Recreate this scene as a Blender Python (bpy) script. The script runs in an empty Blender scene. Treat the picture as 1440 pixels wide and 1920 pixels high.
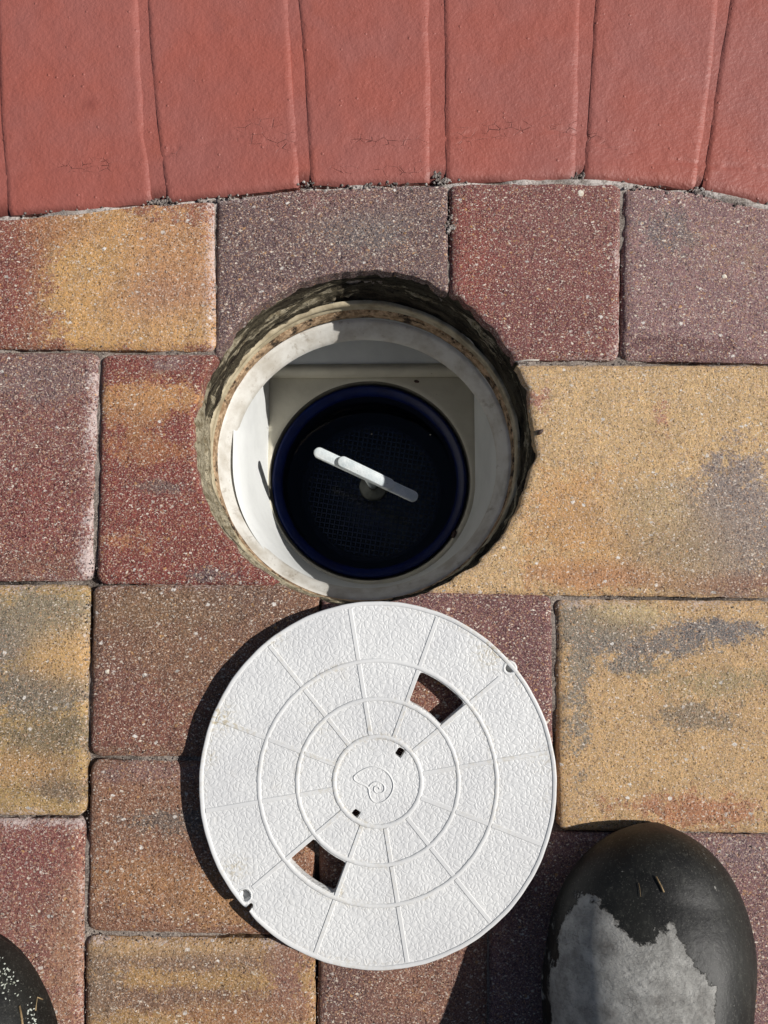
import bpy, bmesh, math, random
import numpy as np
from mathutils import Vector

random.seed(7)
rng = np.random.default_rng(7)
S = bpy.context.scene
C = S.collection

# ------------------------------------------------------------------ camera, light, exposure
H = 0.563                       # lens height above the paving (m)
F = 1450.0                      # focal length in photo pixels (1440 x 1920 frame)
T = math.atan(155.0 / F)        # tilt away from straight down
cam = bpy.data.cameras.new("camera")
camo = bpy.data.objects.new("camera", cam)
C.objects.link(camo)
cam.sensor_fit = 'VERTICAL'
cam.sensor_height = 24.0
cam.lens = 24.0 * F / 1920.0
cam.clip_start = 0.01
cam.clip_end = 2000
camo.location = (0, 0, H)
camo.rotation_euler = (T, 0, 0)
S.camera = camo

world = bpy.data.worlds.new("World")
S.world = world
world.use_nodes = True
wn = world.node_tree
wn.nodes.clear()
sky = wn.nodes.new("ShaderNodeTexSky")
sky.sky_type = 'NISHITA'
sky.sun_disc = False
sky.sun_elevation = math.atan(1 / 1.1)
sky.sun_rotation = math.radians(88)
bg = wn.nodes.new("ShaderNodeBackground")
bg.inputs[1].default_value = 0.05
wo = wn.nodes.new("ShaderNodeOutputWorld")
wn.links.new(sky.outputs[0], bg.inputs[0])
wn.links.new(bg.outputs[0], wo.inputs[0])

sun = bpy.data.lights.new("sun", 'SUN')
sun.energy = 5.0
sun.angle = math.radians(0.5)
sun.color = (1.0, 0.965, 0.92)
suno = bpy.data.objects.new("sun", sun)
C.objects.link(suno)
suno.rotation_euler = (0, math.atan(1.1), math.radians(2))
suno.location = (2, 0, 2)

S.view_settings.view_transform = 'Standard'
S.view_settings.look = 'None'
S.view_settings.exposure = -0.11
S.view_settings.gamma = 1.0
S.view_settings.use_curve_mapping = False

# ------------------------------------------------------------------ helpers
ct, st = math.cos(T), math.sin(T)


def P(px, py, z=0.0):
    """Where the line of sight through a point of the photo meets the level z."""
    dx, dy = (px - 720.0) / F, -(py - 960.0) / F
    y, zz = dy * ct + st, dy * st - ct
    s = (z - H) / zz
    return (dx * s, y * s)


def tag(o, label=None, cat=None, group=None, kind=None):
    if label: o['label'] = label
    if cat: o['category'] = cat
    if group: o['group'] = group
    if kind: o['kind'] = kind
    return o


def empty(name, loc=(0, 0, 0), rz=0.0):
    o = bpy.data.objects.new(name, None)
    o.empty_display_size = 0.02
    C.objects.link(o)
    o.location = loc
    o.rotation_euler = (0, 0, rz)
    return o


def mesh(name, verts, faces, mat, parent=None, smooth=True, attrs=None):
    me = bpy.data.meshes.new(name)
    me.from_pydata([tuple(map(float, v)) for v in verts], [], [tuple(map(int, f)) for f in faces])
    if smooth:
        me.polygons.foreach_set('use_smooth', [True] * len(me.polygons))
    if attrs:
        for k, a in attrs.items():
            a = np.asarray(a, dtype=float)
            if a.ndim == 2:
                at = me.attributes.new(k, 'FLOAT_COLOR', 'POINT')
                full = np.ones((len(a), 4)); full[:, :3] = a[:, :3]
                at.data.foreach_set('color', full.ravel())
            else:
                at = me.attributes.new(k, 'FLOAT', 'POINT')
                at.data.foreach_set('value', a)
    me.materials.append(mat)
    me.update()
    o = bpy.data.objects.new(name, me)
    C.objects.link(o)
    if parent: o.parent = parent
    return o


_tab = rng.random((64, 64, 64))


def vnoise(x, y, seed=0):
    x = np.asarray(x, float); y = np.asarray(y, float)
    x, y = np.broadcast_arrays(x, y)
    xi, yi = np.floor(x).astype(int), np.floor(y).astype(int)
    fx, fy = x - xi, y - yi
    fx = fx * fx * (3 - 2 * fx); fy = fy * fy * (3 - 2 * fy)
    t = _tab[seed % 64]
    a, b = t[xi % 64, yi % 64], t[(xi + 1) % 64, yi % 64]
    c, d = t[xi % 64, (yi + 1) % 64], t[(xi + 1) % 64, (yi + 1) % 64]
    return (a * (1 - fx) + b * fx) * (1 - fy) + (c * (1 - fx) + d * fx) * fy


def fbm(x, y, scale, seed=0, oct=4):
    """-1..1 fractal noise; scale in features per metre"""
    v = 0; amp = 1; tot = 0; s = scale
    for i in range(oct):
        v = v + amp * (vnoise(x * s + 3.7 * i, y * s + 9.1 * i, seed + i * 7) * 2 - 1)
        tot += amp; amp *= 0.55; s *= 2.03
    return v / tot


def smooth01(x):
    x = np.clip(x, 0, 1)
    return x * x * (3 - 2 * x)


def sdf_sheet(name, x0, x1, y0, y1, cell, sdf, height, depth, mat, parent=None, attr=None, wall=True):
    """A dense sheet over [x0,x1]x[y0,y1] cut to where sdf < 0, its rim turned down by depth."""
    nx, ny = int((x1 - x0) / cell) + 2, int((y1 - y0) / cell) + 2
    X, Y = np.meshgrid(x0 + np.arange(nx) * cell, y0 + np.arange(ny) * cell, indexing='ij')
    e = cell * 0.25
    for it in range(2):
        D = sdf(X, Y)
        gx = (sdf(X + e, Y) - sdf(X - e, Y)) / (2 * e)
        gy = (sdf(X, Y + e) - sdf(X, Y - e)) / (2 * e)
        g2 = np.maximum(gx * gx + gy * gy, 0.2)
        m = np.abs(D) < cell * 0.54
        X = np.where(m, X - D * gx / g2, X)
        Y = np.where(m, Y - D * gy / g2, Y)
        if it == 0:
            near = m
    D = sdf(X, Y)
    inside = (D < cell * 0.3)
    Z = height(X, Y, D)
    idx = -np.ones(X.shape, int)
    faces = []
    a, b = inside[:-1, :-1], inside[1:, :-1]
    c, d = inside[1:, 1:], inside[:-1, 1:]
    n4 = a & b & c & d
    II, JJ = np.nonzero(n4)
    q = [np.stack([II, JJ], 1), np.stack([II + 1, JJ], 1), np.stack([II + 1, JJ + 1], 1), np.stack([II, JJ + 1], 1)]
    lin = lambda ij: ij[:, 0] * ny + ij[:, 1]
    quads = np.stack([lin(k) for k in q], 1)
    vx, vy = X.ravel(), Y.ravel()
    qa = 0.5 * np.abs((vx[quads[:, 2]] - vx[quads[:, 0]]) * (vy[quads[:, 3]] - vy[quads[:, 1]]) - (vx[quads[:, 3]] - vx[quads[:, 1]]) * (vy[quads[:, 2]] - vy[quads[:, 0]]))
    quads = quads[qa > 0.10 * cell * cell]
    cnt = a.astype(int) + b + c + d
    tris = []
    II, JJ = np.nonzero(cnt == 3)
    for i, j in zip(II, JJ):
        t = [v for v in ((i, j), (i + 1, j), (i + 1, j + 1), (i, j + 1)) if inside[v]]
        t = [v[0] * ny + v[1] for v in t]
        if abs((vx[t[1]] - vx[t[0]]) * (vy[t[2]] - vy[t[0]]) - (vx[t[2]] - vx[t[0]]) * (vy[t[1]] - vy[t[0]])) > 0.16 * cell * cell:
            tris.append(t)
    tris = np.array(tris, int).reshape(-1, 3)
    used = np.zeros(nx * ny, bool)
    used[quads.ravel()] = True
    used[tris.ravel()] = True
    remap = np.cumsum(used) - 1
    xs, ys, zs = X.ravel()[used], Y.ravel()[used], Z.ravel()[used]
    quads = remap[quads]; tris = remap[tris] if len(tris) else tris
    verts = np.stack([xs, ys, zs], 1)
    at = attr(xs, ys, D.ravel()[used]) if attr else {}
    faces = [tuple(f) for f in quads] + [tuple(f) for f in tris]
    if wall:
        E = np.concatenate([quads[:, [0, 1]], quads[:, [1, 2]], quads[:, [2, 3]], quads[:, [3, 0]]] +
                           ([tris[:, [0, 1]], tris[:, [1, 2]], tris[:, [2, 0]]] if len(tris) else []))
        key = np.sort(E, 1)
        key = key[:, 0].astype(np.int64) * len(xs) + key[:, 1]
        _, inv, cn = np.unique(key, return_inverse=True, return_counts=True)
        B = E[cn[inv.ravel()] == 1]
        ids = np.unique(B)
        base = len(verts)
        topmap = {int(v): base + k for k, v in enumerate(ids)}
        botmap = {int(v): base + len(ids) + k for k, v in enumerate(ids)}
        top = verts[ids].copy()
        bot = verts[ids].copy(); bot[:, 2] -= depth
        verts = np.concatenate([verts, top, bot])
        for k in at:
            at[k] = np.concatenate([at[k], at[k][ids], at[k][ids]])
        for u, v in B:
            u, v = int(u), int(v)
            faces.append((topmap[v], topmap[u], botmap[u], botmap[v]))
    return mesh(name, verts, faces, mat, parent, True, at)


def lathe_rings(name, rings, mat, parent=None, n=360, seed=3, attrs=None, a0=0.0, a1=2 * math.pi, cream=False):
    """rings: (cx, cy, rx, ry, z, noise amp) from the top down, joined into one skin"""
    closed = abs(a1 - a0 - 2 * math.pi) < 1e-6
    m = n if closed else n + 1
    th = a0 + (a1 - a0) * np.arange(m) / n
    V, F_ = [], []
    for k, (cx, cy, rx, ry, z, am) in enumerate(rings):
        w = fbm(np.cos(th) * 0.12 + k * 0.004, np.sin(th) * 0.12 + z, 60, seed, 4)
        w2 = fbm(np.cos(th) * 0.12 + k * 0.004 + 5, np.sin(th) * 0.12 + z, 110, seed + 2, 3)
        rr = 1 + w * am / rx
        V += list(zip(cx + rx * rr * np.cos(th), cy + ry * rr * np.sin(th), z + w2 * am * 0.8))
    for k in range(len(rings) - 1):
        for i in range(n):
            j = (i + 1) % m
            F_.append((k * m + i, (k + 1) * m + i, (k + 1) * m + j, k * m + j))
    if cream:      # plaster smeared on the left and lower left of the cut
        t_ = np.tile(th, len(rings))
        g_ = np.exp(-((t_ - math.radians(182)) / .42) ** 2) + .7 * np.exp(-((t_ - math.radians(232)) / .4) ** 2) - .45 * np.exp(-((np.abs(t_ - math.radians(390)) - 0) / .1) ** 2) - .5 * (np.cos(t_ - math.radians(30)) > .3)
        attrs = {'cream': g_}
    return mesh(name, V, F_, mat, parent, True, attrs)


def tube_mesh(pts, r, seg=8, caps=True):
    """returns verts, faces of a tube along pts (list of 3-vectors); r number or list"""
    pts = [Vector(p) for p in pts]
    n = len(pts)
    rs = r if isinstance(r, (list, tuple)) else [r] * n
    V, F_ = [], []
    for i, p in enumerate(pts):
        d = (pts[min(i + 1, n - 1)] - pts[max(i - 1, 0)]).normalized()
        up = Vector((0, 0, 1)) if abs(d.z) < 0.9 else Vector((1, 0, 0))
        s = d.cross(up).normalized(); u = s.cross(d).normalized()
        for k in range(seg):
            a = 2 * math.pi * k / seg
            V.append(p + (s * math.cos(a) + u * math.sin(a)) * rs[i])
    for i in range(n - 1):
        for k in range(seg):
            k2 = (k + 1) % seg
            F_.append((i * seg + k, i * seg + k2, (i + 1) * seg + k2, (i + 1) * seg + k))
    if caps:
        F_.append(tuple(range(seg))[::-1]); F_.append(tuple((n - 1) * seg + k for k in range(seg)))
    return V, F_


def join_parts(parts):
    V, F_ = [], []
    for v, f in parts:
        b = len(V)
        V += list(v); F_ += [tuple(i + b for i in q) for q in f]
    return V, F_


# ------------------------------------------------------------------ materials
class NT:
    def __init__(s, name):
        s.m = bpy.data.materials.new(name); s.m.use_nodes = True
        s.t = s.m.node_tree; s.t.nodes.clear()
        s.out = s.n('ShaderNodeOutputMaterial')
        s.b = s.n('ShaderNodeBsdfPrincipled')
        s.t.links.new(s.b.outputs[0], s.out.inputs[0])

    def n(s, t, **kw):
        o = s.t.nodes.new(t)
        for k, v in kw.items(): setattr(o, k, v)
        return o

    def set(s, sock, v):
        if hasattr(v, 'default_value') or hasattr(v, 'is_linked'):
            s.t.links.new(v, sock)
        else:
            sock.default_value = v

    def coord(s):
        return s.n('ShaderNodeTexCoord').outputs['Object']

    def mapping(s, v, scale=(1, 1, 1), rot=(0, 0, 0), loc=(0, 0, 0)):
        m = s.n('ShaderNodeMapping')
        s.set(m.inputs['Vector'], v); m.inputs['Scale'].default_value = scale
        m.inputs['Rotation'].default_value = rot; m.inputs['Location'].default_value = loc
        return m.outputs[0]

    def noise(s, v, scale, detail=4, rough=0.55, col=False):
        m = s.n('ShaderNodeTexNoise')
        s.set(m.inputs['Vector'], v); m.inputs['Scale'].default_value = scale
        m.inputs['Detail'].default_value = detail; m.inputs['Roughness'].default_value = rough
        return m.outputs['Color'] if col else m.outputs['Fac']

    def voro(s, v, scale, feature='F1', rand=1.0):
        m = s.n('ShaderNodeTexVoronoi', feature=feature)
        s.set(m.inputs['Vector'], v); m.inputs['Scale'].default_value = scale
        m.inputs['Randomness'].default_value = rand
        return m

    def ramp(s, v, lo, hi, a=0.0, b=1.0, smooth=True):
        m = s.n('ShaderNodeMapRange', interpolation_type='SMOOTHSTEP' if smooth else 'LINEAR')
        s.set(m.inputs['Value'], v)
        for k, x in (('From Min', lo), ('From Max', hi), ('To Min', a), ('To Max', b)):
            s.set(m.inputs[k], x)
        return m.outputs[0]

    def math(s, op, a, b=0.0, c=None):
        m = s.n('ShaderNodeMath', operation=op)
        s.set(m.inputs[0], a); s.set(m.inputs[1], b)
        if c is not None: s.set(m.inputs[2], c)
        return m.outputs[0]

    def mix(s, f, a, b, mode='MIX'):
        m = s.n('ShaderNodeMix', data_type='RGBA', blend_type=mode)
        s.set(m.inputs['Factor'], f)
        s.set(m.inputs[6], a if not isinstance(a, tuple) else (*a, 1))
        s.set(m.inputs[7], b if not isinstance(b, tuple) else (*b, 1))
        return m.outputs[2]

    def attr(s, name, col=False):
        m = s.n('ShaderNodeAttribute', attribute_name=name)
        return m.outputs['Color'] if col else m.outputs['Fac']

    def bump(s, h, dist, strength=1.0, prev=None):
        m = s.n('ShaderNodeBump')
        s.set(m.inputs['Height'], h); m.inputs['Distance'].default_value = dist
        m.inputs['Strength'].default_value = strength
        if prev is not None: s.t.links.new(prev, m.inputs['Normal'])
        return m.outputs[0]

    def fin(s, color, rough=0.6, normal=None, spec=0.5, metal=0.0):
        s.set(s.b.inputs['Base Color'], (*color, 1) if isinstance(color, tuple) else color)
        s.set(s.b.inputs['Roughness'], rough)
        s.b.inputs['Specular IOR Level'].default_value = spec
        s.b.inputs['Metallic'].default_value = metal
        if normal is not None: s.t.links.new(normal, s.b.inputs['Normal'])
        return s.m


def lin(r, g, b, k=1.0):
    f = lambda c: ((c / 255) / 12.92 if c / 255 <= 0.04045 else ((c / 255 + 0.055) / 1.055) ** 2.4)
    return (f(r) * k, f(g) * k, f(b) * k)


def mat_paver():
    s = NT("concrete_paver")
    co = s.coord()
    warp = s.n('ShaderNodeVectorMath', operation='MULTIPLY_ADD')
    nz = s.noise(co, 260, 3, 0.6, True)
    s.set(warp.inputs[0], nz); warp.inputs[1].default_value = (0.004, 0.004, 0.004); s.set(warp.inputs[2], co)
    wv = warp.outputs[0]
    # two pigments dry-mixed: the boundary breaks up grain by grain
    w = s.math('ADD', s.attr("mixw"), s.math('MULTIPLY', s.math('SUBTRACT', s.noise(co, 80, 6, 0.75), 0.5), 1.5))
    w = s.math('ADD', w, s.math('MULTIPLY', s.math('SUBTRACT', s.noise(co, 480, 3, 0.7), 0.5), 1.0))
    base = s.mix(s.ramp(w, 0.34, 0.62), s.attr("col", True), s.attr("col2", True))
    # pigment grain
    g1 = s.noise(co, 900, 4, 0.7)
    base = s.mix(s.ramp(g1, 0.35, 0.7, 0, 0.55), base, s.mix(1.0, base, (0.42, 0.38, 0.40), 'MULTIPLY'))
    g2 = s.noise(co, 330, 4, 0.65)
    base = s.mix(s.ramp(g2, 0.48, 0.72, 0, 0.6), base, s.mix(1.0, base, (1.45, 1.35, 1.25), 'MULTIPLY'))
    warm = s.noise(co, 420, 3, 0.6)
    base = s.mix(s.ramp(warm, 0.60, 0.72, 0, 0.45), base, lin(150, 96, 60))
    tone = s.noise(co, 46, 4, 0.6)
    base = s.mix(s.ramp(tone, 0.35, 0.65, 0, 0.5), base, s.mix(1.0, base, (0.72, 0.74, 0.80), 'MULTIPLY'))
    mot = s.noise(s.mapping(co, (1, 1, 1), (0, 0, 5)), 150, 5, 0.7)
    base = s.mix(s.ramp(mot, 0.52, 0.68, 0, 0.7), base, s.mix(1.0, base, (0.52, 0.52, 0.58), 'MULTIPLY'))
    base = s.mix(s.ramp(mot, 0.44, 0.32, 0, 0.5), base, s.mix(1.0, base, (1.3, 1.28, 1.25), 'MULTIPLY'))
    # fine sand sparkle
    for sc, lo, hi, colr, amt in ((950, 0.54, 0.66, lin(222, 186, 158), 0.6), (700, 0.58, 0.68, lin(244, 228, 214), 0.6), (480, 0.61, 0.70, lin(214, 160, 106), 0.45)):
        base = s.mix(s.ramp(s.noise(s.mapping(co, (1, 1, 1), (0, 0, sc)), sc, 2, 0.6), lo, hi, 0, amt), base, colr)
    base = s.mix(s.ramp(s.noise(s.mapping(co, (1, 1, 1), (0, 0, 2.0)), 720, 2, 0.6), 0.56, 0.68, 0, 0.75), base, s.mix(1.0, base, (0.22, 0.20, 0.24), 'MULTIPLY'))
    dens = s.ramp(s.noise(co, 30, 4, 0.6), 0.36, 0.64, 0.6, 1.2)
    # aggregate chips: shards of several sizes and directions, and dark pits
    for sc, th, lo, hi, colr, amt, st_, rot in ((560, 0.66, 0.22, 0.42, lin(206, 160, 126), 0.8, 1.4, 0.9),
                                      (440, 0.83, 0.22, 0.36, lin(250, 236, 220), 1.0, 1.9, 0.5),
                                      (460, 0.85, 0.22, 0.36, lin(246, 222, 196), 1.0, 1.9, 1.9),
                                      (290, 0.885, 0.20, 0.38, lin(246, 232, 214), 1.0, 1.6, 2.7),
                                      (180, 0.95, 0.18, 0.34, lin(250, 242, 232), 1.0, 1.3, 1.2),
                                      (290, 0.955, 0.20, 0.40, lin(216, 166, 110), 0.85, 1.2, 0.2)):
        v = s.voro(s.mapping(wv, (1, st_, 1), (0, 0, rot)), sc)
        pick = s.n('ShaderNodeSeparateColor'); s.t.links.new(v.outputs['Color'], pick.inputs[0])
        on = s.math('GREATER_THAN', pick.outputs[0], th)
        shape = s.ramp(v.outputs['Distance'], hi, lo)
        # each chip has its own tint
        tint = s.mix(s.ramp(pick.outputs[1], 0.45, 1.0), colr, tuple(c * 0.55 for c in colr))
        base = s.mix(s.math('MULTIPLY', s.math('MULTIPLY', s.math('MULTIPLY', on, shape), amt), dens), base, tint)
    v = s.voro(wv, 560)
    pick = s.n('ShaderNodeSeparateColor'); s.t.links.new(v.outputs['Color'], pick.inputs[0])
    dk = s.math('MULTIPLY', s.math('GREATER_THAN', pick.outputs[2], 0.72), s.ramp(v.outputs['Distance'], 0.42, 0.2))
    base = s.mix(s.math('MULTIPLY', dk, 0.55), base, s.mix(1.0, base, (0.3, 0.28, 0.3), 'MULTIPLY'))
    # paler, grainy tone along chosen edges; lime along the tops
    bl = s.noise(co, 500, 4, 0.75)
    pale = s.ramp(s.math('ADD', s.attr("paleness"), s.math('MULTIPLY', s.math('SUBTRACT', bl, 0.5), 2.6)), 0.42, 0.95, 0, 0.85)
    base = s.mix(pale, base, lin(226, 208, 202))
    h1 = s.noise(co, 560, 5, 0.8)
    h2 = s.noise(co, 230, 3, 0.5)
    h = s.math('ADD', h1, s.math('MULTIPLY', h2, 0.8))
    h = s.math('SUBTRACT', h, s.math('MULTIPLY', dk, 0.5))
    n = s.bump(h, 0.0022, 0.9)
    return s.fin(base, 0.62, n, 0.35)


def mat_sand():
    s = NT("joint_sand")
    co = s.coord()
    base = s.mix(s.ramp(s.noise(co, 60, 3), 0.35, 0.65), lin(150, 138, 130), lin(96, 84, 78))
    base = s.mix(s.ramp(s.noise(co, 900, 3, 0.7), 0.45, 0.65), base, lin(178, 168, 156))
    base = s.mix(s.attr("dark"), base, lin(22, 18, 16))
    base = s.mix(s.math('MULTIPLY', s.attr("lime"), s.ramp(s.noise(co, 300, 4, 0.7), 0.38, 0.55)), base, lin(222, 212, 204))
    n = s.bump(s.noise(co, 700, 4, 0.75), 0.002, 0.8)
    return s.fin(base, 0.9, n, 0.2)


def mat_cast(name, c1, c2, c3, scale=120, bump=0.0022):
    s = NT(name)
    co = s.coord()
    base = s.mix(s.ramp(s.noise(co, scale, 4, 0.65), 0.35, 0.65), c1, c2)
    base = s.mix(s.ramp(s.noise(co, scale * 0.55, 6, 0.75), 0.54, 0.60), base, c3)
    base = s.mix(s.ramp(s.noise(co, scale * 3, 3, 0.7), 0.58, 0.66, 0, 0.6), base, tuple(c * 0.25 for c in c2))
    n = s.bump(s.noise(co, 420, 5, 0.7), bump, 0.8)
    n = s.bump(s.noise(co, 130, 5, 0.65), bump * 2.4, 0.9, n)
    return s.fin(base, 0.85, n, 0.25)


def mat_bed():
    s = NT("layered_old_mortar")
    co = s.coord()
    st_ = s.mapping(co, (0.45, 0.45, 3.2))
    base = s.mix(s.ramp(s.noise(st_, 60, 5, 0.65), 0.38, 0.62), lin(104, 96, 78), lin(50, 42, 33))
    cream = s.ramp(s.math('ADD', s.noise(st_, 48, 6, 0.72), s.math('MULTIPLY', s.attr("cream"), 0.3)), 0.56, 0.62)
    base = s.mix(cream, base, s.mix(s.ramp(s.noise(co, 160, 4, 0.7), 0.4, 0.65), lin(208, 196, 168), lin(150, 136, 108)))
    base = s.mix(s.ramp(s.noise(co, 520, 4, 0.7), 0.54, 0.64, 0, 0.7), base, lin(30, 24, 19))
    n = s.bump(s.noise(st_, 90, 6, 0.7), 0.010, 1.0)
    n = s.bump(s.noise(co, 330, 5, 0.7), 0.003, 0.8, n)
    return s.fin(base, 0.9, n, 0.2)


def mat_red_paint():
    s = NT("red_deck_paint")
    co = s.coord()
    base = s.mix(s.ramp(s.noise(co, 11, 3), 0.3, 0.7), lin(160, 88, 75), lin(152, 90, 81))
    base = s.mix(s.ramp(s.noise(co, 30, 4), 0.55, 0.75, 0, 0.5), base, lin(156, 84, 68))
    base = s.mix(s.ramp(s.noise(co, 420, 3, 0.6), 0.70, 0.78, 0, 0.45), base, lin(120, 55, 50))
    base = s.mix(s.ramp(s.noise(co, 5.5, 5, 0.65), 0.45, 0.62, 0, 0.35), base, lin(160, 100, 92))
    base = s.mix(s.ramp(s.noise(s.mapping(co, (1, .5, 1), (0, 0, .3)), 900, 3, 0.7), 0.62, 0.72, 0, 0.3), base, lin(200, 140, 130))
    base = s.mix(s.attr("dirt"), base, lin(70, 36, 30))
    base = s.mix(s.attr("stain"), base, lin(126, 64, 56))
    # wrinkles and hairline cracks where the render below has moved
    cv = s.voro(s.mapping(co, (1, 1.7, 1)), 95, 'DISTANCE_TO_EDGE')
    dist = s.math('ADD', cv.outputs['Distance'], s.math('MULTIPLY', s.noise(co, 160, 3), 0.16))
    line = s.ramp(dist, 0.105, 0.07)
    cr = s.math('MULTIPLY', line, s.attr("crack"))
    n = s.bump(s.noise(co, 380, 3, 0.55), 0.0011, 0.55)
    n = s.bump(s.noise(co, 60, 3, 0.5), 0.0035, 0.35, n)
    bl = s.voro(co, 150)
    sp = s.n('ShaderNodeSeparateColor'); s.t.links.new(bl.outputs['Color'], sp.inputs[0])
    pit = s.math('MULTIPLY', s.math('GREATER_THAN', sp.outputs[0], 0.86), s.ramp(bl.outputs['Distance'], 0.2, 0.06))
    n = s.bump(pit, 0.0005, 0.8, n)
    n = s.bump(s.math('MULTIPLY', cr, -1.0), 0.0009, 0.9, n)
    base = s.mix(s.math('MULTIPLY', cr, 0.35), base, lin(84, 38, 34))
    return s.fin(base, 0.52, n, 0.45)


def mat_lid(pebble=True):
    s = NT("white_lid_plastic" if pebble else "white_lid_rib")
    co = s.coord()
    base = s.mix(s.ramp(s.noise(co, 25, 4), 0.35, 0.7), lin(223, 223, 221), lin(213, 213, 212))
    base = s.mix(s.ramp(s.noise(co, 38, 5, 0.7), 0.58, 0.82, 0, 0.3), base, lin(204, 198, 186))
    base = s.mix(s.ramp(s.noise(co, 1200, 3, 0.7), 0.70, 0.76, 0, 0.5), base, lin(120, 105, 95))
    base = s.mix(s.math('MULTIPLY', s.attr("grime_rib_shade"), s.ramp(s.noise(co, 420, 4, 0.7), 0.45, 0.62)), base, lin(176, 160, 122))
    n = s.bump(s.noise(co, 260, 3), 0.0004, 0.3)
    if pebble:
        w = s.n('ShaderNodeVectorMath', operation='MULTIPLY_ADD')
        s.set(w.inputs[0], s.noise(co, 160, 2, 0.5, True)); w.inputs[1].default_value = (0.006,) * 3; s.set(w.inputs[2], co)
        v = s.voro(w.outputs[0], 290, 'SMOOTH_F1')
        v.inputs['Smoothness'].default_value = 0.25
        v2 = s.voro(w.outputs[0], 290, 'DISTANCE_TO_EDGE')
        h = s.ramp(v2.outputs['Distance'], 0.0, 0.25)
        h = s.math('ADD', h, s.math('MULTIPLY', v.outputs['Distance'], -0.6))
        n = s.bump(h, 0.0006, 0.36, n)
    return s.fin(base, 0.48, n, 0.4)


def mat_plain(name, c, c2=None, rough=0.5, spec=0.5, scale=40, bump=0.0, bscale=300, metal=0.0, spots=None):
    s = NT(name)
    co = s.coord()
    base = s.mix(s.ramp(s.noise(co, scale, 4, 0.6), 0.35, 0.68), c, c2 or c)
    if spots:
        base = s.mix(s.ramp(s.noise(co, 330, 4, 0.7), 0.66, 0.72, 0, 0.8), base, spots)
    n = s.bump(s.noise(co, bscale, 4, 0.65), bump, 0.7) if bump else None
    return s.fin(base, rough, n, spec, metal)


def mat_flange():
    s = NT("scale_stained_flange")
    co = s.coord()
    base = s.mix(s.ramp(s.noise(co, 180, 4, 0.7), 0.4, 0.6), lin(206, 176, 142), lin(150, 122, 92))
    base = s.mix(s.ramp(s.noise(co, 70, 4, 0.75), 0.50, 0.62), base, lin(58, 46, 36))
    n = s.bump(s.noise(co, 380, 4, 0.7), 0.003, 0.9)
    return s.fin(base, 0.8, n, 0.3)


def mat_collar():
    s = NT("weathered_white_plastic")
    co = s.coord()
    base = s.mix(s.ramp(s.noise(co, 45, 5, 0.6), 0.35, 0.7), lin(212, 210, 203), lin(180, 174, 162))
    base = s.mix(s.ramp(s.noise(s.mapping(co, (1, 1, .3)), 95, 5, 0.7), 0.56, 0.72, 0, 0.6), base, lin(128, 114, 94))
    base = s.mix(s.ramp(s.noise(co, 380, 4, 0.7), 0.64, 0.72, 0, 0.7), base, lin(120, 100, 78))
    n = s.bump(s.noise(co, 200, 3), 0.0006, 0.4)
    return s.fin(base, 0.5, n, 0.4)


def mat_boot():
    s = NT("scuffed_black_rubber")
    co = s.coord()
    base = s.mix(s.ramp(s.noise(co, 30, 5, 0.65), 0.35, 0.7), lin(18, 18, 17), lin(36, 36, 33))
    base = s.mix(s.ramp(s.noise(s.mapping(co, (1, 0.3, 1)), 300, 4, 0.7), 0.52, 0.72, 0, 0.3), base, lin(78, 78, 72))
    base = s.mix(s.ramp(s.noise(co, 900, 2, 0.6), 0.60, 0.70, 0, 0.35), base, lin(110, 108, 100))
    w = s.attr("wear")
    rag = s.math('ADD', w, s.math('MULTIPLY', s.math('SUBTRACT', s.noise(co, 85, 8, 0.75), 0.5), 2.1))
    m = s.ramp(rag, 0.46, 0.60)
    m = s.math('MAXIMUM', m, s.math('MULTIPLY', s.ramp(s.noise(co, 240, 3, 0.6), 0.72, 0.76), 0.6))
    grey = s.mix(s.ramp(s.noise(co, 70, 5, 0.65), 0.3, 0.7), lin(138, 136, 131), lin(192, 190, 184))
    grey = s.mix(s.ramp(s.noise(co, 420, 5, 0.75), 0.52, 0.68, 0, 0.5), grey, lin(100, 98, 96))
    grey = s.mix(s.ramp(s.noise(s.mapping(co, (1, 1, 1), (0, 0, 3)), 60, 4, 0.7), 0.60, 0.70, 0, 0.35), grey, lin(92, 86, 80))
    grey = s.mix(s.ramp(s.noise(co, 26, 4, 0.6), 0.58, 0.72, 0, 0.6), grey, lin(106, 99, 92))
    cv = s.voro(s.mapping(co, (1, 1.3, 1)), 210, 'DISTANCE_TO_EDGE')
    ck = s.math('MULTIPLY', s.ramp(s.math('ADD', cv.outputs['Distance'], s.math('MULTIPLY', s.noise(co, 300, 3), 0.1)), 0.085, 0.055),
                s.ramp(s.noise(co, 34, 4), 0.58, 0.68))
    grey = s.mix(s.math('MULTIPLY', ck, 0.5), grey, lin(60, 58, 56))
    base = s.mix(m, base, grey)
    rough = s.math('ADD', s.ramp(m, 0, 1, 0.44, 0.80), s.math('MULTIPLY', s.noise(co, 120, 4, 0.7), 0.12))
    n = s.bump(s.noise(co, 320, 4, 0.65), 0.0005, 0.5)
    n = s.bump(s.noise(co, 28, 3, 0.5), 0.004, 0.3, n)
    n = s.bump(s.math('MULTIPLY', m, s.noise(s.mapping(co, (1, 1.8, 1)), 210, 6, 0.75)), 0.0026, 0.9, n)
    n = s.bump(s.math('MULTIPLY', s.math('MULTIPLY', ck, m), -1.0), 0.0006, 0.8, n)
    return s.fin(base, rough, n, 0.28)


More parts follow.
